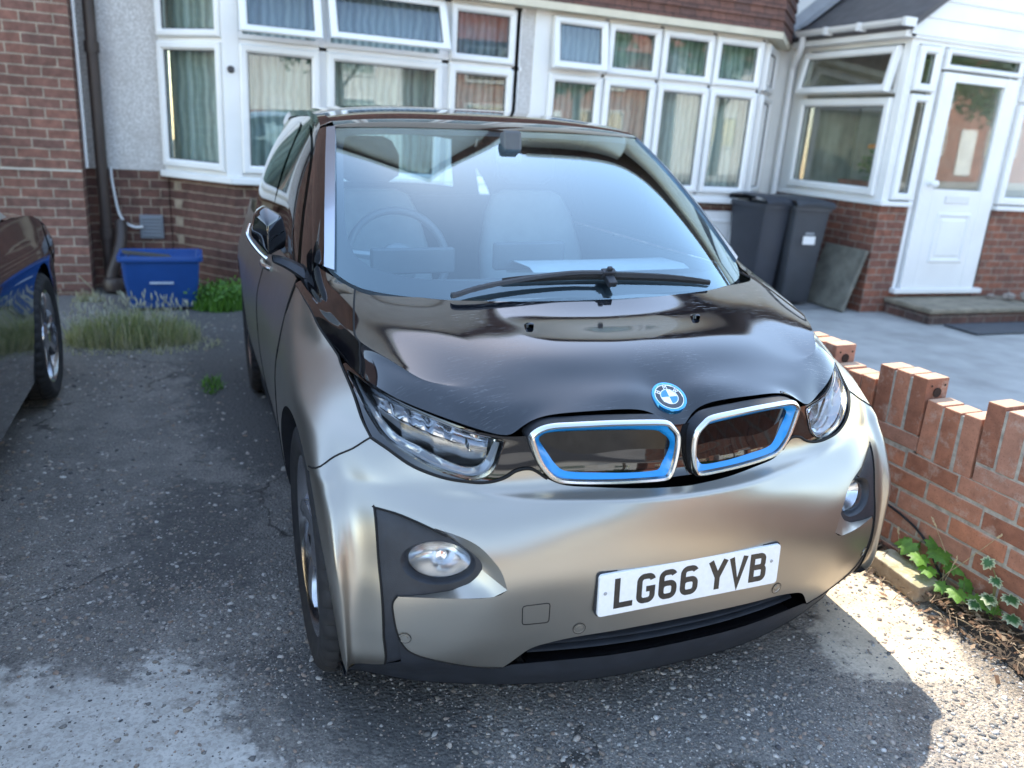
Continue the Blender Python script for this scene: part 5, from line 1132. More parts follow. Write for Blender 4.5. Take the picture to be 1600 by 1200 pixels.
# --- house on the left: plain brown brick
hl=thing('brick_house','brown brick house wall with pale mortar at the left edge, beside the drainpipe','house',(-4.5,6,0),tilt=True)
mb=MB(); mb.box(-9,-1.93,6.0,13,-.3,7.3); mb.build('wall',M_BRL,hl)  # upper part unseen; raised together with its roof to shade the drive
mb=MB(); mb.box(-9,-1.928,5.994,6.0,.955,.967); mb.build('damp_course',simple('pale_course',(.50,.46,.40),.9,0,.1),hl)
mb=MB(); mb.box(-9,-1.915,5.975,6.0,-.3,.028); mb.build('plinth',M_BRD,hl,bevel=.01)
mb=MB(); roofslab(mb,(-9.2,5.45,7.2),(-1.97,5.45,7.2),(-1.97,9.5,10),(-9.2,9.5,10)); roofslab(mb,(-1.97,13.4,7.2),(-9.2,13.4,7.2),(-9.2,9.5,10),(-1.97,9.5,10)); mb.build('roof',M_ROOF,hl)
window(hl,XF((-6.5,6.0,0),(1,0,0)),0,1.8,3.2,4.4)
# --- middle house with the pebbledash wall and wide bay
hm=thing('bay_house','pebbledashed house with a dark brick base and wide white bay window, behind the hatchback','house',(0,6.3,0),tilt=True)
BM=[(-1.33,6.3),(-.80,5.70),(1.62,5.70)]
WY=6.3
mb=MB(); mb.box(-1.93,1.66,WY,13,2.5,6.8); mb.box(-1.93,-1.31,WY,6.5,.97,2.5); mb.build('rendered_wall',M_DASH,hm)
mb=MB(); mb.box(-1.93,-1.31,WY+.012,6.5,-.3,.968); mb.build('base_wall',M_BRD,hm)
mb=MB(); poly_wall(mb,[(-1.33,6.36),(-.80,5.74),(1.66,5.74)],-.3,.955); mb.build('bay_base',M_BRD,hm)
mb=MB(); band(mb,BM,.93,.985,-.10,.055); mb.build('window_sill',M_UPVC,hm,bevel=.008)
mb=MB(); band(mb,BM,.985,1.02,-.05,.0)
band(mb,[(-.80,5.70),(1.62,5.70)],1.992,2.028,-.06,.0); band(mb,BM[:2],1.992,2.028,-.06,.0); band(mb,BM,2.470,2.51,-.06,.0)
for x in (-.095,.925,1.555): mb.box(x-.035,x+.035,5.70,5.76,1.0,2.5)
mb.box(-.86,-.735,5.69,5.78,.985,2.5,None); mb.box(1.545,1.60,5.70,5.76,1.0,2.5); mb.build('bay_mullions',M_UPVC,hm,bevel=.004)
mb=MB(); mb.box(1.60,1.72,5.705,5.80,-.3,2.5); mb.build('party_pier',M_DASH,hm)
f=XF((0,5.70,0),(1,0,0)); d=Vector((.53,-.60,0)); fs=XF((-1.33,6.3,0),d); Ls=d.length
for a,b,op in ((-.735,-.125,.42),(-.065,.895,.50),(.955,1.535,0)):
    window(hm,f,a,b,1.02,1.992); window(hm,f,a,b,2.03,2.47,open_=op,fw=.06,glass=M_TGL)
window(hm,fs,.03,Ls-.07,1.02,1.992); window(hm,fs,.03,Ls-.07,2.03,2.47,fw=.06)
curtain(hm,[(-1.25,6.42),(-.76,5.88),(1.6,5.86)],.95,2.55,200)
mb=MB(); mb.lathe([(.0,.016),(.02,.016),(.028,.008),(.028,0)],(-.80,5.69,1.80),(0,-1,0),16); mb.build('door_chime',simple('dark_grey_plastic',(.05,.05,.055),.4,0,0),hm,smooth=True)
mb=MB(); mb.add([(-1.45,6.3,2.5),(-.85,5.55,2.5),(1.66,5.55,2.5),(1.66,6.3,2.5),(-1.45,6.3,2.56),(-.85,5.55,2.56),(1.66,5.55,2.56),(1.66,6.3,2.56)],[(0,1,2,3),(4,7,6,5),(0,4,5,1),(1,5,6,2),(2,6,7,3)]); mb.build('soffit',M_CREAM,hm)
def tilehang(plan,z0,z1,par,d=.14):
    mb=MB(); z=z0
    while z<z1:
        A=offplan(plan,d+.012);B=offplan(plan,d-.006)
        for i in range(len(A)-1): mb.add([(*A[i],z),(*A[i+1],z),(*B[i+1],z+.10),(*B[i],z+.10),(*B[i],z),(*B[i+1],z)],[(0,1,2,3),(0,4,5,1)])
        z+=.10
    return mb.build('tile_hanging',M_TILE,par)
tilehang([(-1.33,6.3),(-.80,5.70),(1.66,5.70)],2.56,3.36,hm)
# upper storey bay; unseen gable, its heights shaped to shade the drive
mb=MB(); poly_wall(mb,[(-1.33,6.3),(-.80,5.66),(1.66,5.66),(1.66,6.3)],3.3,5.5); mb.add([(-1.9,5.6,5.2),(2.02,5.6,5.4),(.95,5.6,8.45),(-1.9,5.6,7.3)],[(0,1,2,3)]); mb.build('upper_wall',M_DASH,hm)
for a,b in ((-.70,0.),(.05,.95),(1.0,1.55)): window(hm,XF((0,5.66,0),(1,0,0)),a,b,3.45,4.7)
mb=MB(); roofslab(mb,(-1.95,5.40,7.25),(.95,5.40,8.55),(.95,10,8.55),(-1.95,10,7.25)); roofslab(mb,(2.12,5.40,5.2),(.95,5.40,8.55),(.95,10,8.55),(2.12,10,5.2)); mb.build('gable_roof',M_ROOF,hm)
mb=MB(); 
for xx,zz in ((-1.93,7.23),(2.11,5.25)): mb.add([(xx,5.38,zz),(.95,5.38,8.53),(.95,5.38,8.33),(xx,5.38,zz-.2),(xx,5.42,zz),(.95,5.42,8.53),(.95,5.42,8.33),(xx,5.42,zz-.2)],[(0,1,2,3),(7,6,5,4),(3,2,6,7),(0,4,5,1)])
mb.build('barge_board',M_UPVC,hm)
mb=MB(); roofslab(mb,(-1.93,13.4,6.5),(2.2,13.4,6.5),(2.2,9.8,9.1),(-1.93,9.8,9.1)); mb.build('rear_roof',M_ROOF,hm)
# --- right-hand house
hr=thing('tiled_bay_house','white rendered house with brown tile band above its bay, left of the porch','house',(3.4,6.3,0),tilt=True)
BRp=[(1.80,5.70),(4.15,5.70),(4.74,6.30)]
mb=MB(); mb.box(4.70,12,WY,13,-.3,6.3); mb.box(1.66,4.74,WY+.3,13,2.5,6.3); mb.build('rendered_wall',M_REND,hr)
mb=MB(); poly_wall(mb,[(1.72,5.74),(4.16,5.74),(4.76,6.33)],-.3,.955); mb.build('bay_base',M_BRD,hr)
mb=MB(); band(mb,BRp,.93,.99,-.10,.055); mb.build('window_sill',M_UPVC,hr,bevel=.008)
mb=MB(); mb.box(1.72,1.875,5.69,5.78,.93,2.5); band(mb,BRp,.99,1.03,-.05,0); band(mb,BRp,2.0,2.04,-.05,0); band(mb,BRp,2.47,2.51,-.05,0)
for x in (2.415,2.98,3.56,4.125): mb.box(x-.02,x+.02,5.70,5.75,1.0,2.5)
mb.build('bay_mullions',M_UPVC,hr,bevel=.004)
for i,(a,b) in enumerate(((1.875,2.40),(2.43,2.965),(2.995,3.545),(3.575,4.11))):
    window(hr,f,a,b,1.03,2.0); window(hr,f,a,b,2.04,2.47,open_=.16 if i==0 else 0,fw=.065,glass=M_TGL if i==0 else None)
fr_=XF((4.15,5.70,0),(.59,.60,0)); window(hr,fr_,.05,.78,1.03,2.0); window(hr,fr_,.05,.78,2.04,2.47)
curtain(hr,[(1.80,5.86),(4.08,5.86),(4.6,6.4)],.95,2.55,160)
mb=MB(); mb.add([(1.66,5.55,2.5),(4.22,5.55,2.5),(4.92,6.3,2.5),(1.66,6.3,2.5),(1.66,5.55,2.56),(4.22,5.55,2.56),(4.92,6.3,2.56),(1.66,6.3,2.56)],[(0,1,2,3),(4,7,6,5),(0,4,5,1),(1,5,6,2),(2,6,7,3)]); mb.build('soffit',M_CREAM,hr)
tilehang([(1.66,5.70),(4.15,5.70),(4.78,6.34)],2.56,3.36,hr)
mb=MB(); poly_wall(mb,[(1.66,5.66),(4.15,5.66),(4.76,6.3)],3.3,6.2); mb.build('upper_wall',M_REND,hr)
for a,b in ((1.9,2.5),(2.55,3.4),(3.45,4.05)): window(hr,XF((0,5.66,0),(1,0,0)),a,b,3.45,4.7)
mb=MB(); roofslab(mb,(2.25,5.32,6.1),(12,5.32,6.1),(12,9.8,9.2),(2.0,9.8,9.2)); roofslab(mb,(12,13.4,6.5),(2.0,13.4,6.5),(2.0,9.8,9.2),(12,9.8,9.2)); mb.build('roof',M_ROOF,hr)  # unseen roof; eaves height shaped to place the house's shade edge
mb=MB(); mb.box(2.3,11.9,5.24,5.32,6.03,6.12); mb.build('gutter',M_PIPEW,hr,bevel=.02)
# meter door under right bay
mp=thing('meter_cupboard','white panelled cupboard door under the tiled bay, left of the bins','cupboard',(3.9,5.7,0),tilt=True)
mb=MB(); mb.box(3.60,4.14,5.69,5.739,.02,.85); mb.build('door',M_UPVC,mp,bevel=.006)
mb=MB(); F=XF((3.60,5.69,0),(1,0,0)); mb.grid([[F(a,b,h) for a,b in ((.07+k,.10+k),(.47-k,.10+k),(.47-k,.77-k),(.07+k,.77-k))] for k,h in ((0,.0),(.008,.012),(.03,.012),(.04,.002))],closev=True); mb.build('moulding',M_UPVC,mp)
# --- porch
po=thing('porch','white glazed porch with brick base, gutter and panelled front door at the right','porch',(6.5,4.75,0),tilt=True)
PX,PY=5.03,4.75
mb=MB(); mb.box(PX,5.40,PY,PY+.1,-.3,1.04); mb.box(PX,PX+.1,PY+.1,6.3,-.3,1.04); mb.box(6.50,8.2,PY,PY+.1,-.3,1.04); mb.box(8.1,8.2,PY+.1,6.3,-.3,1.04); mb.box(5.40,6.50,PY+.01,PY+.1,-.3,.19); mb.build('base_wall',M_BRP,po)
mb=MB(); band(mb,[(PX,6.3),(PX,PY),(5.38,PY)],1.04,1.085,-.08,.05); mb.build('window_sill',M_UPVC,po,bevel=.006); mb=MB(); mb.box(6.53,8.25,PY-.05,PY+.08,1.04,1.085); mb.build('window_sill',M_UPVC,po,bevel=.006)
mb=MB(); band(mb,[(PX,6.3),(PX,PY),(8.2,PY)],2.49,2.56,-.07,.0); mb.box(PX-.004,PX+.085,PY-.004,PY+.085,1.08,2.5); band(mb,[(PX,6.3),(PX,PY+.08)],1.085,1.12,-.06,0); mb.box(5.375,5.44,PY,PY+.07,1.04,2.49); mb.box(6.455,6.52,PY,PY+.07,.19,2.49); mb.box(8.13,8.2,PY,PY+.07,1.04,2.49); mb.box(5.385,5.44,PY-.001,PY+.07,.19,1.04)
mb.build('porch_frame',M_UPVC,po,bevel=.004)
fp=XF((PX,6.28,0),(0,-1,0)); # along the side wall toward the camera, normal to -x
window(po,fp,.18,1.44,1.12,2.02,fw=.08); window(po,fp,.18,1.44,2.06,2.47,fw=.07,open_=.17,glass=M_WGL)
mb=MB(); fbar(mb,fp,.0,.18,1.1,2.5,-.05,.0); mb.build('corner_post',M_UPVC,po)
ff=XF((0,PY,0),(1,0,0)); window(po,ff,5.12,5.375,1.10,2.06,fw=.07); window(po,ff,5.12,5.375,2.09,2.48,fw=.07); window(po,ff,6.53,8.1,1.10,2.06,fw=.08); window(po,ff,6.53,8.1,2.09,2.48,fw=.07)
window(po,ff,5.45,6.45,2.30,2.48,fw=.05)
dr=bpy.data.objects.new('front_door',None); COL.objects.link(dr); dr.parent=po
mb=MB()
for a0,a1,b0,b1 in ((5.46,5.62,.24,2.28),(6.27,6.44,.24,2.28),(5.62,6.27,2.20,2.28),(5.62,6.27,.24,1.22)): fbar(mb,ff,a0,a1,b0,b1,-.03,.035)
mb.build('door_leaf',M_UPVC,dr,bevel=.003)
mb=MB(); fbar(mb,ff,5.61,6.28,1.21,2.21,-.01,.01); mb.build('door_glass',M_WGL,dr)
mb=MB(); mb.grid([[ff(a,b,h) for a,b in ((5.74+k,.50+k),(6.20-k,.50+k),(6.20-k,1.0-k),(5.74+k,1.0-k))] for k,h in ((0,.035),(.012,.048),(.03,.048),(.045,.037),(.06,.037),(.08,.044))],closev=True); mb.add([ff(a,b,.044) for a,b in ((5.82,.58),(6.12,.58),(6.12,.92),(5.82,.92))],[(0,1,2,3)]); mb.build('door_panel',M_UPVC,dr)
mb=MB(); fbar(mb,ff,5.80,6.12,1.09,1.16,.036,.045); mb.build('letterbox',simple('letterbox_white',(.7,.7,.7),.3,0,0),dr,bevel=.006)
mb=MB(); mb.lathe([(.03,0),(.03,.012),(.012,.016),(.012,.05),(.034,.06),(.036,.075),(.02,.088),(0,.09)],ff(5.56,1.27,.035),(0,-1,0),20); mb.build('door_knob',M_UPVC,dr,smooth=True)
mb=MB(); mb.box(5.36,6.56,PY-.07,PY+.06,.19,.24); mb.build('threshold',M_UPVC,po,bevel=.006)
# gable with white boards, slate roof, gutter
mb=MB(); ax_,az=6.60,3.86; z=2.56; x0_=4.95; slope=(az-2.66)/(ax_-x0_)
mb.box(PX-.06,8.24,PY-.03,PY+.03,2.53,2.66)
while z<az-.02:
    z1=min(z+.15,az-.02); a=x0_+max(0,(z-2.66))/slope; b2=x0_+max(0,(z1-2.66))/slope
    mb.add([(a,PY-.045,z),(2*ax_-a,PY-.045,z),(2*ax_-b2,PY-.03,z1),(b2,PY-.03,z1),(a,PY-.02,z),(2*ax_-a,PY-.02,z)],[(0,1,2,3),(0,4,5,1)]); z+=.15
mb.build('gable_boards',M_UPVC,po)
mb=MB(); roofslab(mb,(4.86,PY-.10,2.62),(4.86,6.3,2.62),(ax_,6.3,3.92),(ax_,PY-.10,3.92),.05); roofslab(mb,(8.34,PY-.10,2.62),(8.34,6.3,2.62),(ax_,6.3,3.92),(ax_,PY-.10,3.92),.05); mb.build('roof',M_SLATE,po)
mb=MB(); mb.add([(4.86,6.285,2.67),(4.80,6.285,2.75),(ax_-.2,6.285,4.05),(ax_,6.285,4.02),(4.98,6.17,2.75),(ax_,6.17,3.98)],[(0,1,2,3),(0,3,5,4)]); mb.build('flashing',M_LEAD,po)
mb=MB(); prof=[(.055*math.cos(a),.05*math.sin(a)) for a in np.linspace(math.pi,2*math.pi,10)]; prof=prof+[(x*.88,z*.88+.0) for x,z in prof[::-1]]
mb.grid([[(4.84+x,y,2.665+z) for x,z in prof] for y in (PY-.12,6.10)],closev=True)
for y in (PY-.11,5.2,5.65): mb.box(4.775,4.905,y-.02,y+.02,2.60,2.672)
mb.build('gutter',M_PIPEW,po,smooth=True)
mb=MB(); mb.box(4.90,PX+.0,PY-.03,6.3,2.53,2.62); mb.build('fascia',M_UPVC,po,bevel=.006)
mb=MB(); mb.tube(smoothpoly([(4.86,6.05,2.62),(4.86,6.06,2.50),(4.90,6.16,2.40),(4.93,6.22,2.32),(4.93,6.22,2.2),(4.93,6.22,1.2),(4.93,6.22,.05)],4,False),.034,12); mb.build('downpipe',M_PIPEW,po,smooth=True)
mb=MB(); mb.box(PX+.12,8.1,6.2,6.29,0,2.6); mb.box(5.9,6.6,6.15,6.19,0,2.1); mb.build('inner_wall',simple('porch_interior',(.30,.29,.26),.9,0,.2),po)
mb=MB(); mb.box(PX+.1,8.1,PY+.1,6.2,-.02,.18); mb.build('porch_floor',M_BRP,po)
# plants on the porch sill
def bush(name,label,c,r,n,leafs,mat,cat='plant',stem=None,group=None,tilt=False,ls=.05,par=None,sq=1.):
    t_=par or thing(name,label,cat,(c[0],c[1],c[2]-r*sq),group,tilt); mb=MB()
    for k in range(n):
        v=Vector(rng.normal(0,1,3)).normalized()*r*(rng.uniform(.25,1)**.5); v.z*=sq; p=Vector(c)+v; p+=Vector((mnoise.noise(p*2.3),mnoise.noise(p*2.3+Vector((9,0,0))),mnoise.noise(p*2.3+Vector((0,9,0)))))*r*.35
        a=Vector(rng.normal(0,1,3)).normalized(); b_=a.orthogonal().normalized(); s=ls*rng.uniform(.5,1.2); mb.add([p-a*s,p+b_*s*.45,p+a*s,p-b_*s*.45],[(0,1,2,3)])
    mb.build(leafs,mat,t_); return t_
M_POT=simple('terracotta',(.35,.10,.05),.8,0,.1)
pt_=thing('pot_plant','green pot plant with orange flowers in a terracotta trough inside the porch window','plant',(5.25,5.2,1.08),tilt=True)
bush('x',None,(5.30,5.15,1.40),.20,260,'foliage',leaf_mat('house_plant_leaf',(.05,.13,.03),(.09,.22,.05)),par=pt_,ls=.04)
mb=MB(); mb.add([(5.20,4.95,1.10),(5.36,4.95,1.10),(5.36,5.5,1.10),(5.20,5.5,1.10),(5.17,4.92,1.24),(5.39,4.92,1.24),(5.39,5.53,1.24),(5.17,5.53,1.24)],[(0,1,5,4),(1,2,6,5),(2,3,7,6),(3,0,4,7),(4,5,6,7)]); mb.build('trough',M_POT,pt_)
mb=MB()
for k in range(7):
    p=Vector((5.18+rng.uniform(0,.1),5.1+rng.uniform(-.15,.15),1.5+rng.uniform(0,.12))); mb.lathe([(0,.012),(.018,.008),(.026,0),(.0,-.004)],p,(-1,-.4,.3),8)
mb.build('flower',simple('orange_petals',(.75,.25,.04),.6,0,.1),pt_)
# steps
stp=thing('doorstep','worn brick doorstep with paved top below the white porch door','step',(5.95,4.4,0),tilt=True)
mb=MB(); mb.box(5.32,6.9,4.18,4.74,-.2,.10); mb.build('step_wall',brick_mat('step_brick',(.13,.065,.05),(.09,.06,.055),(.2,.17,.14)),stp,bevel=.01)
mb=MB(); mb.box(5.30,6.92,4.15,4.745,.10,.15); mb.build('step_top',simple('worn_slab',(.22,.19,.14),.9,0,.3,8,.6,50),stp,bevel=.012)
mat_=thing('door_mat','dark grey rubber mat lying before the brick doorstep','mat',(6.1,3.95,0),tilt=True)
mb=MB(); mb.box(5.45,7.2,3.75,4.12,.001,.016); mb.build('mat',simple('mat_rubber',(.06,.065,.075),.8,0,.2,30,.3,100),mat_,bevel=.004)
bush('shrub','small green shrub beside the brick doorstep at the right edge',(6.95,4.0,.16),.2,420,'foliage',leaf_mat('shrub_leaf',(.04,.10,.02),(.08,.18,.04)),tilt=True,ls=.035)
for k,(x,y,s) in enumerate(((6.75,4.5,.09),(6.95,4.42,.12),(6.6,4.6,.06))):
    mb=MB(); v=IV*(1+rng.uniform(-.2,.2,(12,1)))*[s,s*.7,s*.6]+[x,y,.15+s*.4]; v=np.array([tuple(TM@Vector(p)) for p in v]); mb.add(v,[tuple(q) for q in IF]); put(mb.build('rubble_stone',simple('rubble',(.25,.21,.18),.9,0,.3,20,.5,60),bevel=.006),['brown stone lump on the doorstep by the right edge','largest pale stone lump at the right end of the doorstep','smallest stone lump on the doorstep'][k],'stone',group='stones on the doorstep')
# slab leaning on porch
sl_=thing('paving_slab','weathered grey paving slab leaning against the brick base of the porch','slab',(4.8,5.0,0),tilt=True)
mb=MB(); Mx=Matrix.Translation((4.80,5.02,.0))@Matrix.Rotation(R(16),4,'Y'); mb.box(-.025,.025,-.28,.28,0,.63,Mx); mb.build('slab',simple('mossy_slab',(.15,.145,.12),.95,0,.35,7,.7,60),sl_,bevel=.008)
# wheelie bins
M_BIN=simple('bin_grey',(.048,.053,.062),.5,0,.12,5,.1,200); M_BIN2=simple('bin_dark_grey',(.035,.04,.052),.5,0,.12,5,.1,200)
def wbin(x,y,rz,label,mt,lab,ws_=.8):
    b_=thing('wheelie_bin',label,'bin',(x,y,0),'wheelie bins beside the porch',tilt=True); M_=Matrix.Translation((x,y,0))@Matrix.Rotation(rz,4,'Z')
    M_=M_@Matrix.Diagonal((ws_,.9,1,1))
    def tr(v): return tuple(M_@Vector(v))
    mb=MB(); rows=[]
    for z,w_,d_ in ((.03,.19,.22),(.05,.20,.235),(.55,.225,.265),(.94,.245,.30),(.94,.262,.318),(.985,.262,.318)):
        o=[]
        for cx,cy_,a0 in ((w_-.03,d_-.03,0),(-w_+.03,d_-.03,90),(-w_+.03,-d_+.03,180),(w_-.03,-d_+.03,270)):
            for i in range(4): a=R(a0+30*i); o.append(tr((cx+.03*math.cos(a),cy_+.03*math.sin(a),z)))
        rows.append(o)
    mb.grid(rows,closev=True); mb.f.append(tuple(range(16))); mb.m.append(0); mb.build('bin_body',mt,b_,smooth=True)
    mb=MB(); mb.grid([[tr((x_,y_,z_+.018*(1-(x_/.27)**2))) for x_ in np.linspace(-.27,.27,9)] for y_,z_ in ((-.335,.965),(-.345,.995),(-.30,1.03),(.0,1.05),(.28,1.045),(.33,1.02),(.335,.985))]); mb.box(-.20,.20,.33,.36,.98,1.02,M_); mb.build('bin_lid',mt,b_,smooth=True)
    for sx in (-1,1):
        mb=MB(); c=M_@Vector((sx*.215,.23,.10)); mb.lathe([(.0,-.025),(.09,-.025),(.10,-.01),(.10,.01),(.09,.025),(0,.025)],c,M_.to_3x3()@Vector((1,0,0)),24); mb.build('bin_wheel',M_RUB,b_,smooth=True)
    if lab:
        mb=MB(); mb.box(-.085,.085,-.303,-.297,.62,.70,M_); mb.build('bin_label',M_UPVC,b_)
        mb=MB(); mb.box(-.06,.06,-.2995,-.294,.715,.735,M_); mb.build('bin_emboss',simple('faint_print',(.3,.32,.34),.5,0,0),b_)
wbin(4.50,5.28,R(-5),'grey wheelie bin with a white label on its front, beside the leaning slab',M_BIN,True)
wbin(4.13,5.38,R(1),'darker plain slim wheelie bin left of the labelled bin',M_BIN2,False,.62)
# ---------------------------------------------------------------- things along the left wall
dp=thing('drainpipe','dark brown cast drainpipe in the corner between brown brick and pebbledash','drainpipe',(-1.82,6.2,0),tilt=True)
mb=MB(); mb.tube([(-1.805,6.20,.08),(-1.805,6.20,5.0)],.045,14)
for z in (.45,1.9,3.4): mb.lathe([(.045,-.04),(.056,-.04),(.056,.04),(.045,.04)],(-1.805,6.20,z),(0,0,1),16)
mb.build('pipe',M_PVCD,dp,smooth=True)
mb=MB(); mb.tube(smoothpoly([(-1.70,6.22,.55),(-1.70,6.16,.42),(-1.73,6.10,.28),(-1.78,6.08,.14),(-1.80,6.06,.03)],4,False),[.05]*17,12); mb.lathe([(.0,.0),(.09,.0),(.10,.06),(.085,.10),(.06,.11)],(-1.76,6.05,0.),(0,0,1),16); mb.build('waste_bend',M_PVCD,dp,smooth=True)
wpz=thing('overflow_pipe','slim white vertical pipe fixed in the corner beside the brown drainpipe','pipe',(-1.9,6.1,0),tilt=True)
mb=MB(); mb.tube([(-1.905,6.12,.98),(-1.905,6.12,5.0)],.013,10); mb.build('pipe',M_PIPEW,wpz,smooth=True)
hs=thing('hose','thin white hose curving down the wall into the grey vent','hose',(-1.75,6.28,.97),tilt=True)
mb=MB(); mb.tube(smoothpoly([(-1.745,6.285,.985),(-1.745,6.275,.90),(-1.73,6.27,.75),(-1.71,6.27,.62),(-1.67,6.265,.54),(-1.60,6.26,.50),(-1.53,6.24,.505)],5,False),.011,8); mb.build('hose_run',M_PIPEW,hs,smooth=True)
vt=thing('wall_vent','small square grey louvred vent low on the dark brick wall','vent',(-1.46,6.31,.5),tilt=True)
mb=MB(); mb.box(-1.555,-1.37,6.285,6.315,.40,.60)
for k in range(6): mb.box(-1.54,-1.385,6.272,6.288,.42+k*.029,.435+k*.029)
mb.build('vent_cover',simple('vent_grey',(.20,.22,.25),.5,0,.05),vt,bevel=.004)
bb=thing('recycling_box','blue plastic recycling box with dark rags inside, against the dark brick wall','box',(-1.38,5.48,0),tilt=True)
M_BLUEB=simple('blue_plastic',(.010,.065,.26),.42,0,.08,6,.05,100)
def rr2(w_,d_,z,r=.04,cx=-1.375,cy_=5.48,tw=0):
    o=[]
    for sx,sy,a0 in ((1,1,0),(-1,1,90),(-1,-1,180),(1,-1,270)):
        for i in range(5): a=R(a0+22.5*i); o.append((cx+sx*(w_-r)+r*math.cos(a),cy_+sy*(d_-r)+r*math.sin(a)+.05*(sx*w_),z))
    return o
mb=MB(); rows=[rr2(.235,.14,.0),rr2(.24,.145,.012),rr2(.275,.185,.36),rr2(.30,.205,.365),rr2(.303,.208,.40),rr2(.30,.205,.405),rr2(.28,.19,.40),rr2(.265,.175,.20),rr2(.235,.14,.03)]
mb.grid(rows,closev=True); mb.f+=[tuple(range(20))]; mb.m+=[0]; mb.f+=[tuple(8*20+i for i in range(20))]; mb.m+=[0]; mb.build('box_shell',M_BLUEB,bb,smooth=True)
mb=MB(); mb.box(-1.46,-1.29,5.283,5.2878,.195,.212,Matrix.Translation((0,.0,0))); mb.build('box_print',simple('pale_print',(.45,.52,.62),.5,0,0),bb)
mb=MB(); G=[[(x,y,.33+.05*mnoise.noise(Vector((x*9,y*9,0)))+.03*mnoise.noise(Vector((x*25,y*25,2)))) for x in np.linspace(-1.62,-1.14,22)] for y in np.linspace(5.33,5.63,14)]; mb.grid(G); mb.build('rags',simple('dark_rags',(.035,.033,.035),.9,0,.4,30),bb,smooth=True)
mb=MB(); mb.box(-.22,.12,-.06,.05,-.008,.008,Matrix.Translation((-1.42,5.36,.405))@Matrix.Rotation(R(8),4,'Y')@Matrix.Rotation(R(14),4,'Z')); mb.build('board',simple('grey_board',(.06,.06,.06),.8,0,.2),bb,bevel=.003)
# weeds
M_GRASS=leaf_mat('grass_blade',(.17,.21,.10),(.34,.37,.24)); M_GRASSY=leaf_mat('dry_blade',(.36,.34,.25),(.52,.49,.38)); M_WEED=leaf_mat('weed_leaf',(.07,.17,.025),(.14,.30,.05))
def blades(mb,cx,cy_,rx,ry,n,h0,h1,wd_,lean=.35,z0=0):
    for _ in range(n):
        a=rng.uniform(0,6.28); q=rng.uniform(0,1)**.5; x=cx+rx*q*math.cos(a); y=cy_+ry*q*math.sin(a); h=rng.uniform(h0,h1)*(1-.45*q*q); b=rng.uniform(0,6.28); l=abs(rng.normal(0,lean))*h
        d=Vector((math.cos(b),math.sin(b),0)); s=Vector((-d.y,d.x,0))*wd_; p=Vector((x,y,z0+gz(x)))
        mb.add([p-s,p+s,p+d*l*.35+Vector((0,0,h*.6))+s*.8,p+d*l*.35+Vector((0,0,h*.6))-s*.8,p+d*l+Vector((0,0,h))],[(0,1,2,3),(3,2,4)])
gc=thing('weed_clump','wide clump of grey-green wild grass in seed on the drive before the blue box','weeds',(-1.55,4.4,.02))
mb=MB(); blades(mb,-1.53,4.42,.40,.20,1800,.08,.27,.0028,.5); mb.build('blades',M_GRASS,gc)
mb=MB(); blades(mb,-1.53,4.40,.42,.22,1400,.06,.29,.0022,.6); blades(mb,-1.5,4.30,.55,.25,700,.01,.05,.003,2.0); mb.build('dry_blades',M_GRASSY,gc)
mb=MB()
for _ in range(170):
    a=rng.uniform(0,6.28); q=rng.uniform(0,1)**.5; p=Vector((-1.55+.40*q*math.cos(a),4.42+.18*q*math.sin(a),rng.uniform(.22,.36)*(1-.25*q*q))); d=Vector((rng.normal(0,.3),rng.normal(0,.3),1)).normalized()*.022; mb.tube([p-d,p,p+d],[.001,.0055,.001],5,cap=False)
_o=mb.build('seed_heads',simple('pale_seed',(.40,.40,.30),.9,0,.2),gc); _o['kind']='stuff'
w2=thing('weed_clump','fresh green weeds between the blue box and the hatchback','weeds',(-.9,5.5,0)); mb=MB(); blades(mb,-.95,5.45,.24,.22,900,.08,.22,.004); 
for _ in range(700):
    p=Vector((-.93+rng.normal(0,.13),5.45+rng.normal(0,.10),rng.uniform(.02,.20))); a=Vector(rng.normal(0,1,3)).normalized(); b_=a.orthogonal(); s=.018; mb.add([p-a*s,p+b_*s*.5,p+a*s,p-b_*s*.5],[(0,1,2,3)])
mb.build('weed_foliage',M_WEED,w2)
w3=thing('weed_clump','tiny sprig of yellow-green weed in a crack of the drive','weeds',(-1.1,3.5,0)); mb=MB(); blades(mb,-1.07,3.35,.06,.16,160,.02,.06,.003,1.2); mb.build('weed_foliage',M_WEED,w3)
w4=thing('weed_clump','single dried weed stem standing at the brown brick wall corner','weeds',(-1.95,5.9,0)); mb=MB(); mb.tube([(-1.85,5.7,.03),(-1.90,5.7,.14),(-1.98,5.7,.24)],.004,6); blades(mb,-1.93,5.72,.12,.06,120,.03,.12,.004); mb.build('weed_foliage',M_GRASSY,w4)
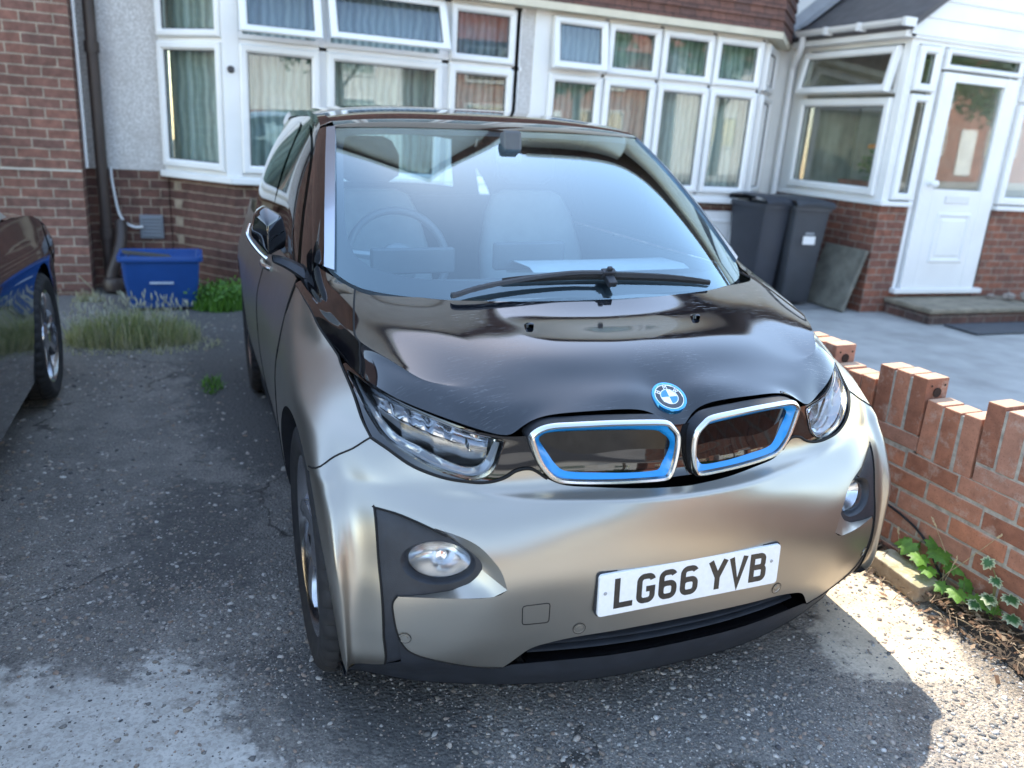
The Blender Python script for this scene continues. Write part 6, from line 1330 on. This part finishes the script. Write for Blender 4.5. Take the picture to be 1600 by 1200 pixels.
# ---------------------------------------------------------------- second car (side panel with arches + lofted top)
def saloon(name,label,paint,loc,rz,length=4.5,group=None,sx=1):
    root=thing(name,label,'car',(0,0,0),group); root.location=loc; root.rotation_euler=(0,0,rz)
    # local frame: nose toward +y, y=0 at middle, half width .90
    HLn=length/2; YW=(-1.32,1.36); rw=.325; ra=.372
    yy=np.r_[np.linspace(-HLn,-1.9,5),np.linspace(-1.6,1.6,9),np.linspace(1.9,HLn,6)]
    zt=lambda y: float(np.interp(y,[-HLn,-HLn+.05,-2.0,-1.6,-.6,.6,1.1,1.6,1.9,2.1,HLn-.02,HLn],[.70,.95,1.02,1.03,1.0,.97,.955,.90,.80,.70,.55,.5]))
    zb=.20
    def hw(y,z): 
        e=max(0,(abs(y)-1.75)/(HLn-1.75)); pl=.90-.34*e**2.6
        t=(z-.55)/.45; return pl-.05*max(0,t)**2-.03*max(0,-t)**2+.018*math.exp(-((z-.72)/.05)**2)
    G=[]
    for y in yy:
        G.append([(hw(y,z),y,z) for z in [zb+(zt(y)-zb)*k for k in np.linspace(0,1,8)]])
    S=Surf(G,sym=False); nb=7; na_=len(yy)-1
    ps=lambda P:[tuple(q) for q in S.inv(np.array([(.9,a,b) for a,b in P]),use=(.1,1,1))]
    def arcs(c): return [(c+ra*math.cos(a),rw+ra*math.sin(a)) for a in np.linspace(-.30,math.pi+.30,24)]
    pol=[(na_,0),(na_,nb)]+[(a,nb) for a in np.linspace(na_-1,1,12)]+[(0,nb),(0,0)]+ps(arcs(YW[0]))[::-1]+ps(arcs(YW[1]))[::-1]
    panel('body_side',S,dens(pol,.3),paint,root,step=.3,sides=(1,-1))
    def top_(y,k): 
        h=hw(y,zt(y)); return [(h*x,y,zt(y)+k*(1-x*x)) for x in np.linspace(-1,1,13)]
    mb=MB(); mb.grid([top_(y,.09) for y in np.linspace(.95,HLn-.02,12)]); mb.build('bonnet',paint,root,smooth=True)
    mb=MB(); mb.grid([top_(y,.05) for y in np.linspace(-HLn,-1.55,6)]); mb.build('boot_lid',paint,root,smooth=True)
    mb=MB()
    for e in (HLn,-HLn):
        mb.grid([[(hw(e,z)*x,e+(.16*(1-abs(x)**2.2))*np.sign(e)*math.sin((z-.1)*2.4)*.5,z) for x in np.linspace(-1,1,13)] for z in np.linspace(zb,zt(e)+.04,6)])
    mb.build('bumper',paint,root,smooth=True)
    rf=[(-1.75,1.02,.80),(-1.15,1.36,.62),(-.3,1.45,.60),(.35,1.40,.60),(1.10,.98,.80)]
    def row(y,z,h,n=9): return [(h*x,y,z+(.05 if .9<z<1.5 and z>1.2 else .0)*(1-x*x)) for x in np.linspace(-1,1,n)]
    mb=MB(); mb.grid([row(*rf[1]),row(*rf[2]),row(*rf[3])]); mb.build('roof',paint,root,smooth=True)
    mb=MB(); mb.grid([row(*rf[0]),row(*rf[1])]); mb.build('rear_window',M_GLS,root,smooth=True)
    mb=MB(); mb.grid([row(*rf[3]),row(*rf[4])]); mb.build('windscreen',M_GLS,root,smooth=True)
    mb=MB()
    for s_ in (-1,1): mb.grid([[(s_*h,y,z) for y,z,h in rf],[(s_*(hw(y,zt(y))-.01),y,min(zt(y)-.01,z)) for y,z,h in rf]])
    mb.build('side_window',M_GLS,root,smooth=True)
    for s_ in (-1,1):
        for c in YW: wheel((s_*.80,c,rw),s_,root,r=rw,wdt=.215,rim=.235,style='star',nsp=7)
        mb=MB(); mb.grid([[(s_*x,c+ra*math.cos(a),rw+ra*math.sin(a)) for a in np.linspace(-.3,math.pi+.3,20)] for c in (YW[0],) for x in (.87,.5)]); mb.grid([[(s_*x,YW[1]+ra*math.cos(a),rw+ra*math.sin(a)) for a in np.linspace(-.3,math.pi+.3,20)] for x in (.87,.5)]); mb.build('wheel_arch_liner',M_SATIN,root,smooth=True)
        L_=ps([(1.72,.80),(1.80,.66),(2.0,.60),(2.20,.58),(2.23,.64),(2.05,.76),(1.85,.86)]); Vh=S.pt(np.array([q[0] for q in L_]),np.array([q[1] for q in L_]))
        panel('headlight',S,dens(smoothpoly(L_,3),.15),M_CHROME if s_>0 else M_CHROME,root,step=.2,sides=(s_,),off=.003)
    mb=MB(); mb.box(-.84,.84,-2.0,2.0,.17,.30); mb.build('underbody',M_DARK,root)
    return root
M_NAVY=car_paint('dark_navy_paint',(.004,.006,.012),0,.10,0,1.,0)
saloon('parked_saloon','dark navy saloon with silver alloy wheel parked nose to the houses at the left edge','FORE' and M_NAVY,(-2.73,1.86,.05),R(0))
# ---------------------------------------------------------------- across the road (seen only in reflections)
M_WPAINT=car_paint('white_paint',(.75,.75,.74),0,.15)
saloon('parked_saloon','white saloon parked along the far kerb across the road',M_WPAINT,(-5.5,-10.9,-.13),R(90))
saloon('parked_saloon','white saloon parked at the near kerb behind the photographer',M_WPAINT,(-6.8,-6.6,-.13),R(90))
M_RBR=brick_mat('orange_brick',(.42,.15,.09),(.34,.14,.10),(.45,.38,.3)); M_RROOF=brick_mat('red_roof_tiles',(.34,.10,.06),(.27,.09,.06),(.08,.03,.02),w=.2,h=.12)
for k,(x,wd_,mw,lab) in enumerate(((-13,9,M_RBR,'orange brick house across the road with red tiled roof'),(-2.5,9,M_REND,'white rendered house across the road with red tiled roof'),(8,9,M_RBR,'orange brick house across the road with a front door facing the porch'),(18.5,9,M_REND,'cream rendered house across the road at the far right'),(29,9,M_RBR,'farthest orange brick house at the end of the road'))):
    h=thing('far_house',lab,'house',(x+wd_/2,-19,0),'houses across the road')
    mb=MB(); mb.box(x,x+wd_,-26,-19,-.3,4.6); mb.build('wall',mw,h)
    mb=MB(); roofslab(mb,(x-.2,-18.6,4.5),(x+wd_+.2,-18.6,4.5),(x+wd_+.2,-22.5,7.3),(x-.2,-22.5,7.3)); roofslab(mb,(x-.2,-26.4,4.5),(x+wd_+.2,-26.4,4.5),(x+wd_+.2,-22.5,7.3),(x-.2,-22.5,7.3)); mb.build('roof',M_RROOF,h)
    g=XF((x+wd_,-19,0),(-1,0,0))
    for a in (1,5.8):
        for z in (.9,3.0): window(h,g,a,a+2.2,z,z+1.3)
    mb=MB(); fbar(mb,g,3.9,4.9,0,2.1,0,.05); mb.build('front_door',M_UPVC,h)
M_BARK=simple('bark',(.10,.075,.05),.9,0,.3,8,.6,30); M_TLEAF=leaf_mat('tree_leaf',(.04,.09,.02),(.09,.17,.04))
for k,(x,y,r_,h_) in enumerate(((-7.5,-13.4,1.9,4.3),(3.2,-13.5,2.2,4.6),(11,-13.2,1.8,4.0),(17,-13.6,2.3,5.0),(24,-13.3,2.0,4.4),(-1.6,-14.6,1.5,3.6),(30,-14.5,2.6,4.2))):
    tr=thing('street_tree',['round green street tree left of the white far house','largest green street tree in front of the far white house','small green street tree right of the largest one','tall broad green street tree before the cream far house','green street tree at the far end of the road','low green tree right before the white far house','wide low green tree before the farthest orange house'][k],'tree',(x,y,-.02),'trees across the road')
    mb=MB(); mb.tube([(x,y,-.1),(x+.1,y,1.5),(x,y+.1,3.2),(x,y,h_)],[.2,.15,.11,.04],10)
    for a in range(5): mb.tube([(x,y,2.2+.3*a),(x+math.cos(a*2.1)*.8,y+math.sin(a*2.1)*.8,3.2+.3*a)],[.07,.02],6)
    mb.build('trunk',M_BARK,tr,smooth=True)
    for j in range(5):
        a=j*1.257; bush('c',None,(x+math.cos(a)*r_*.45,y+math.sin(a)*r_*.45,h_+.5*math.sin(a*2)),r_*.62,900,'crown',M_TLEAF,par=tr,ls=.13)
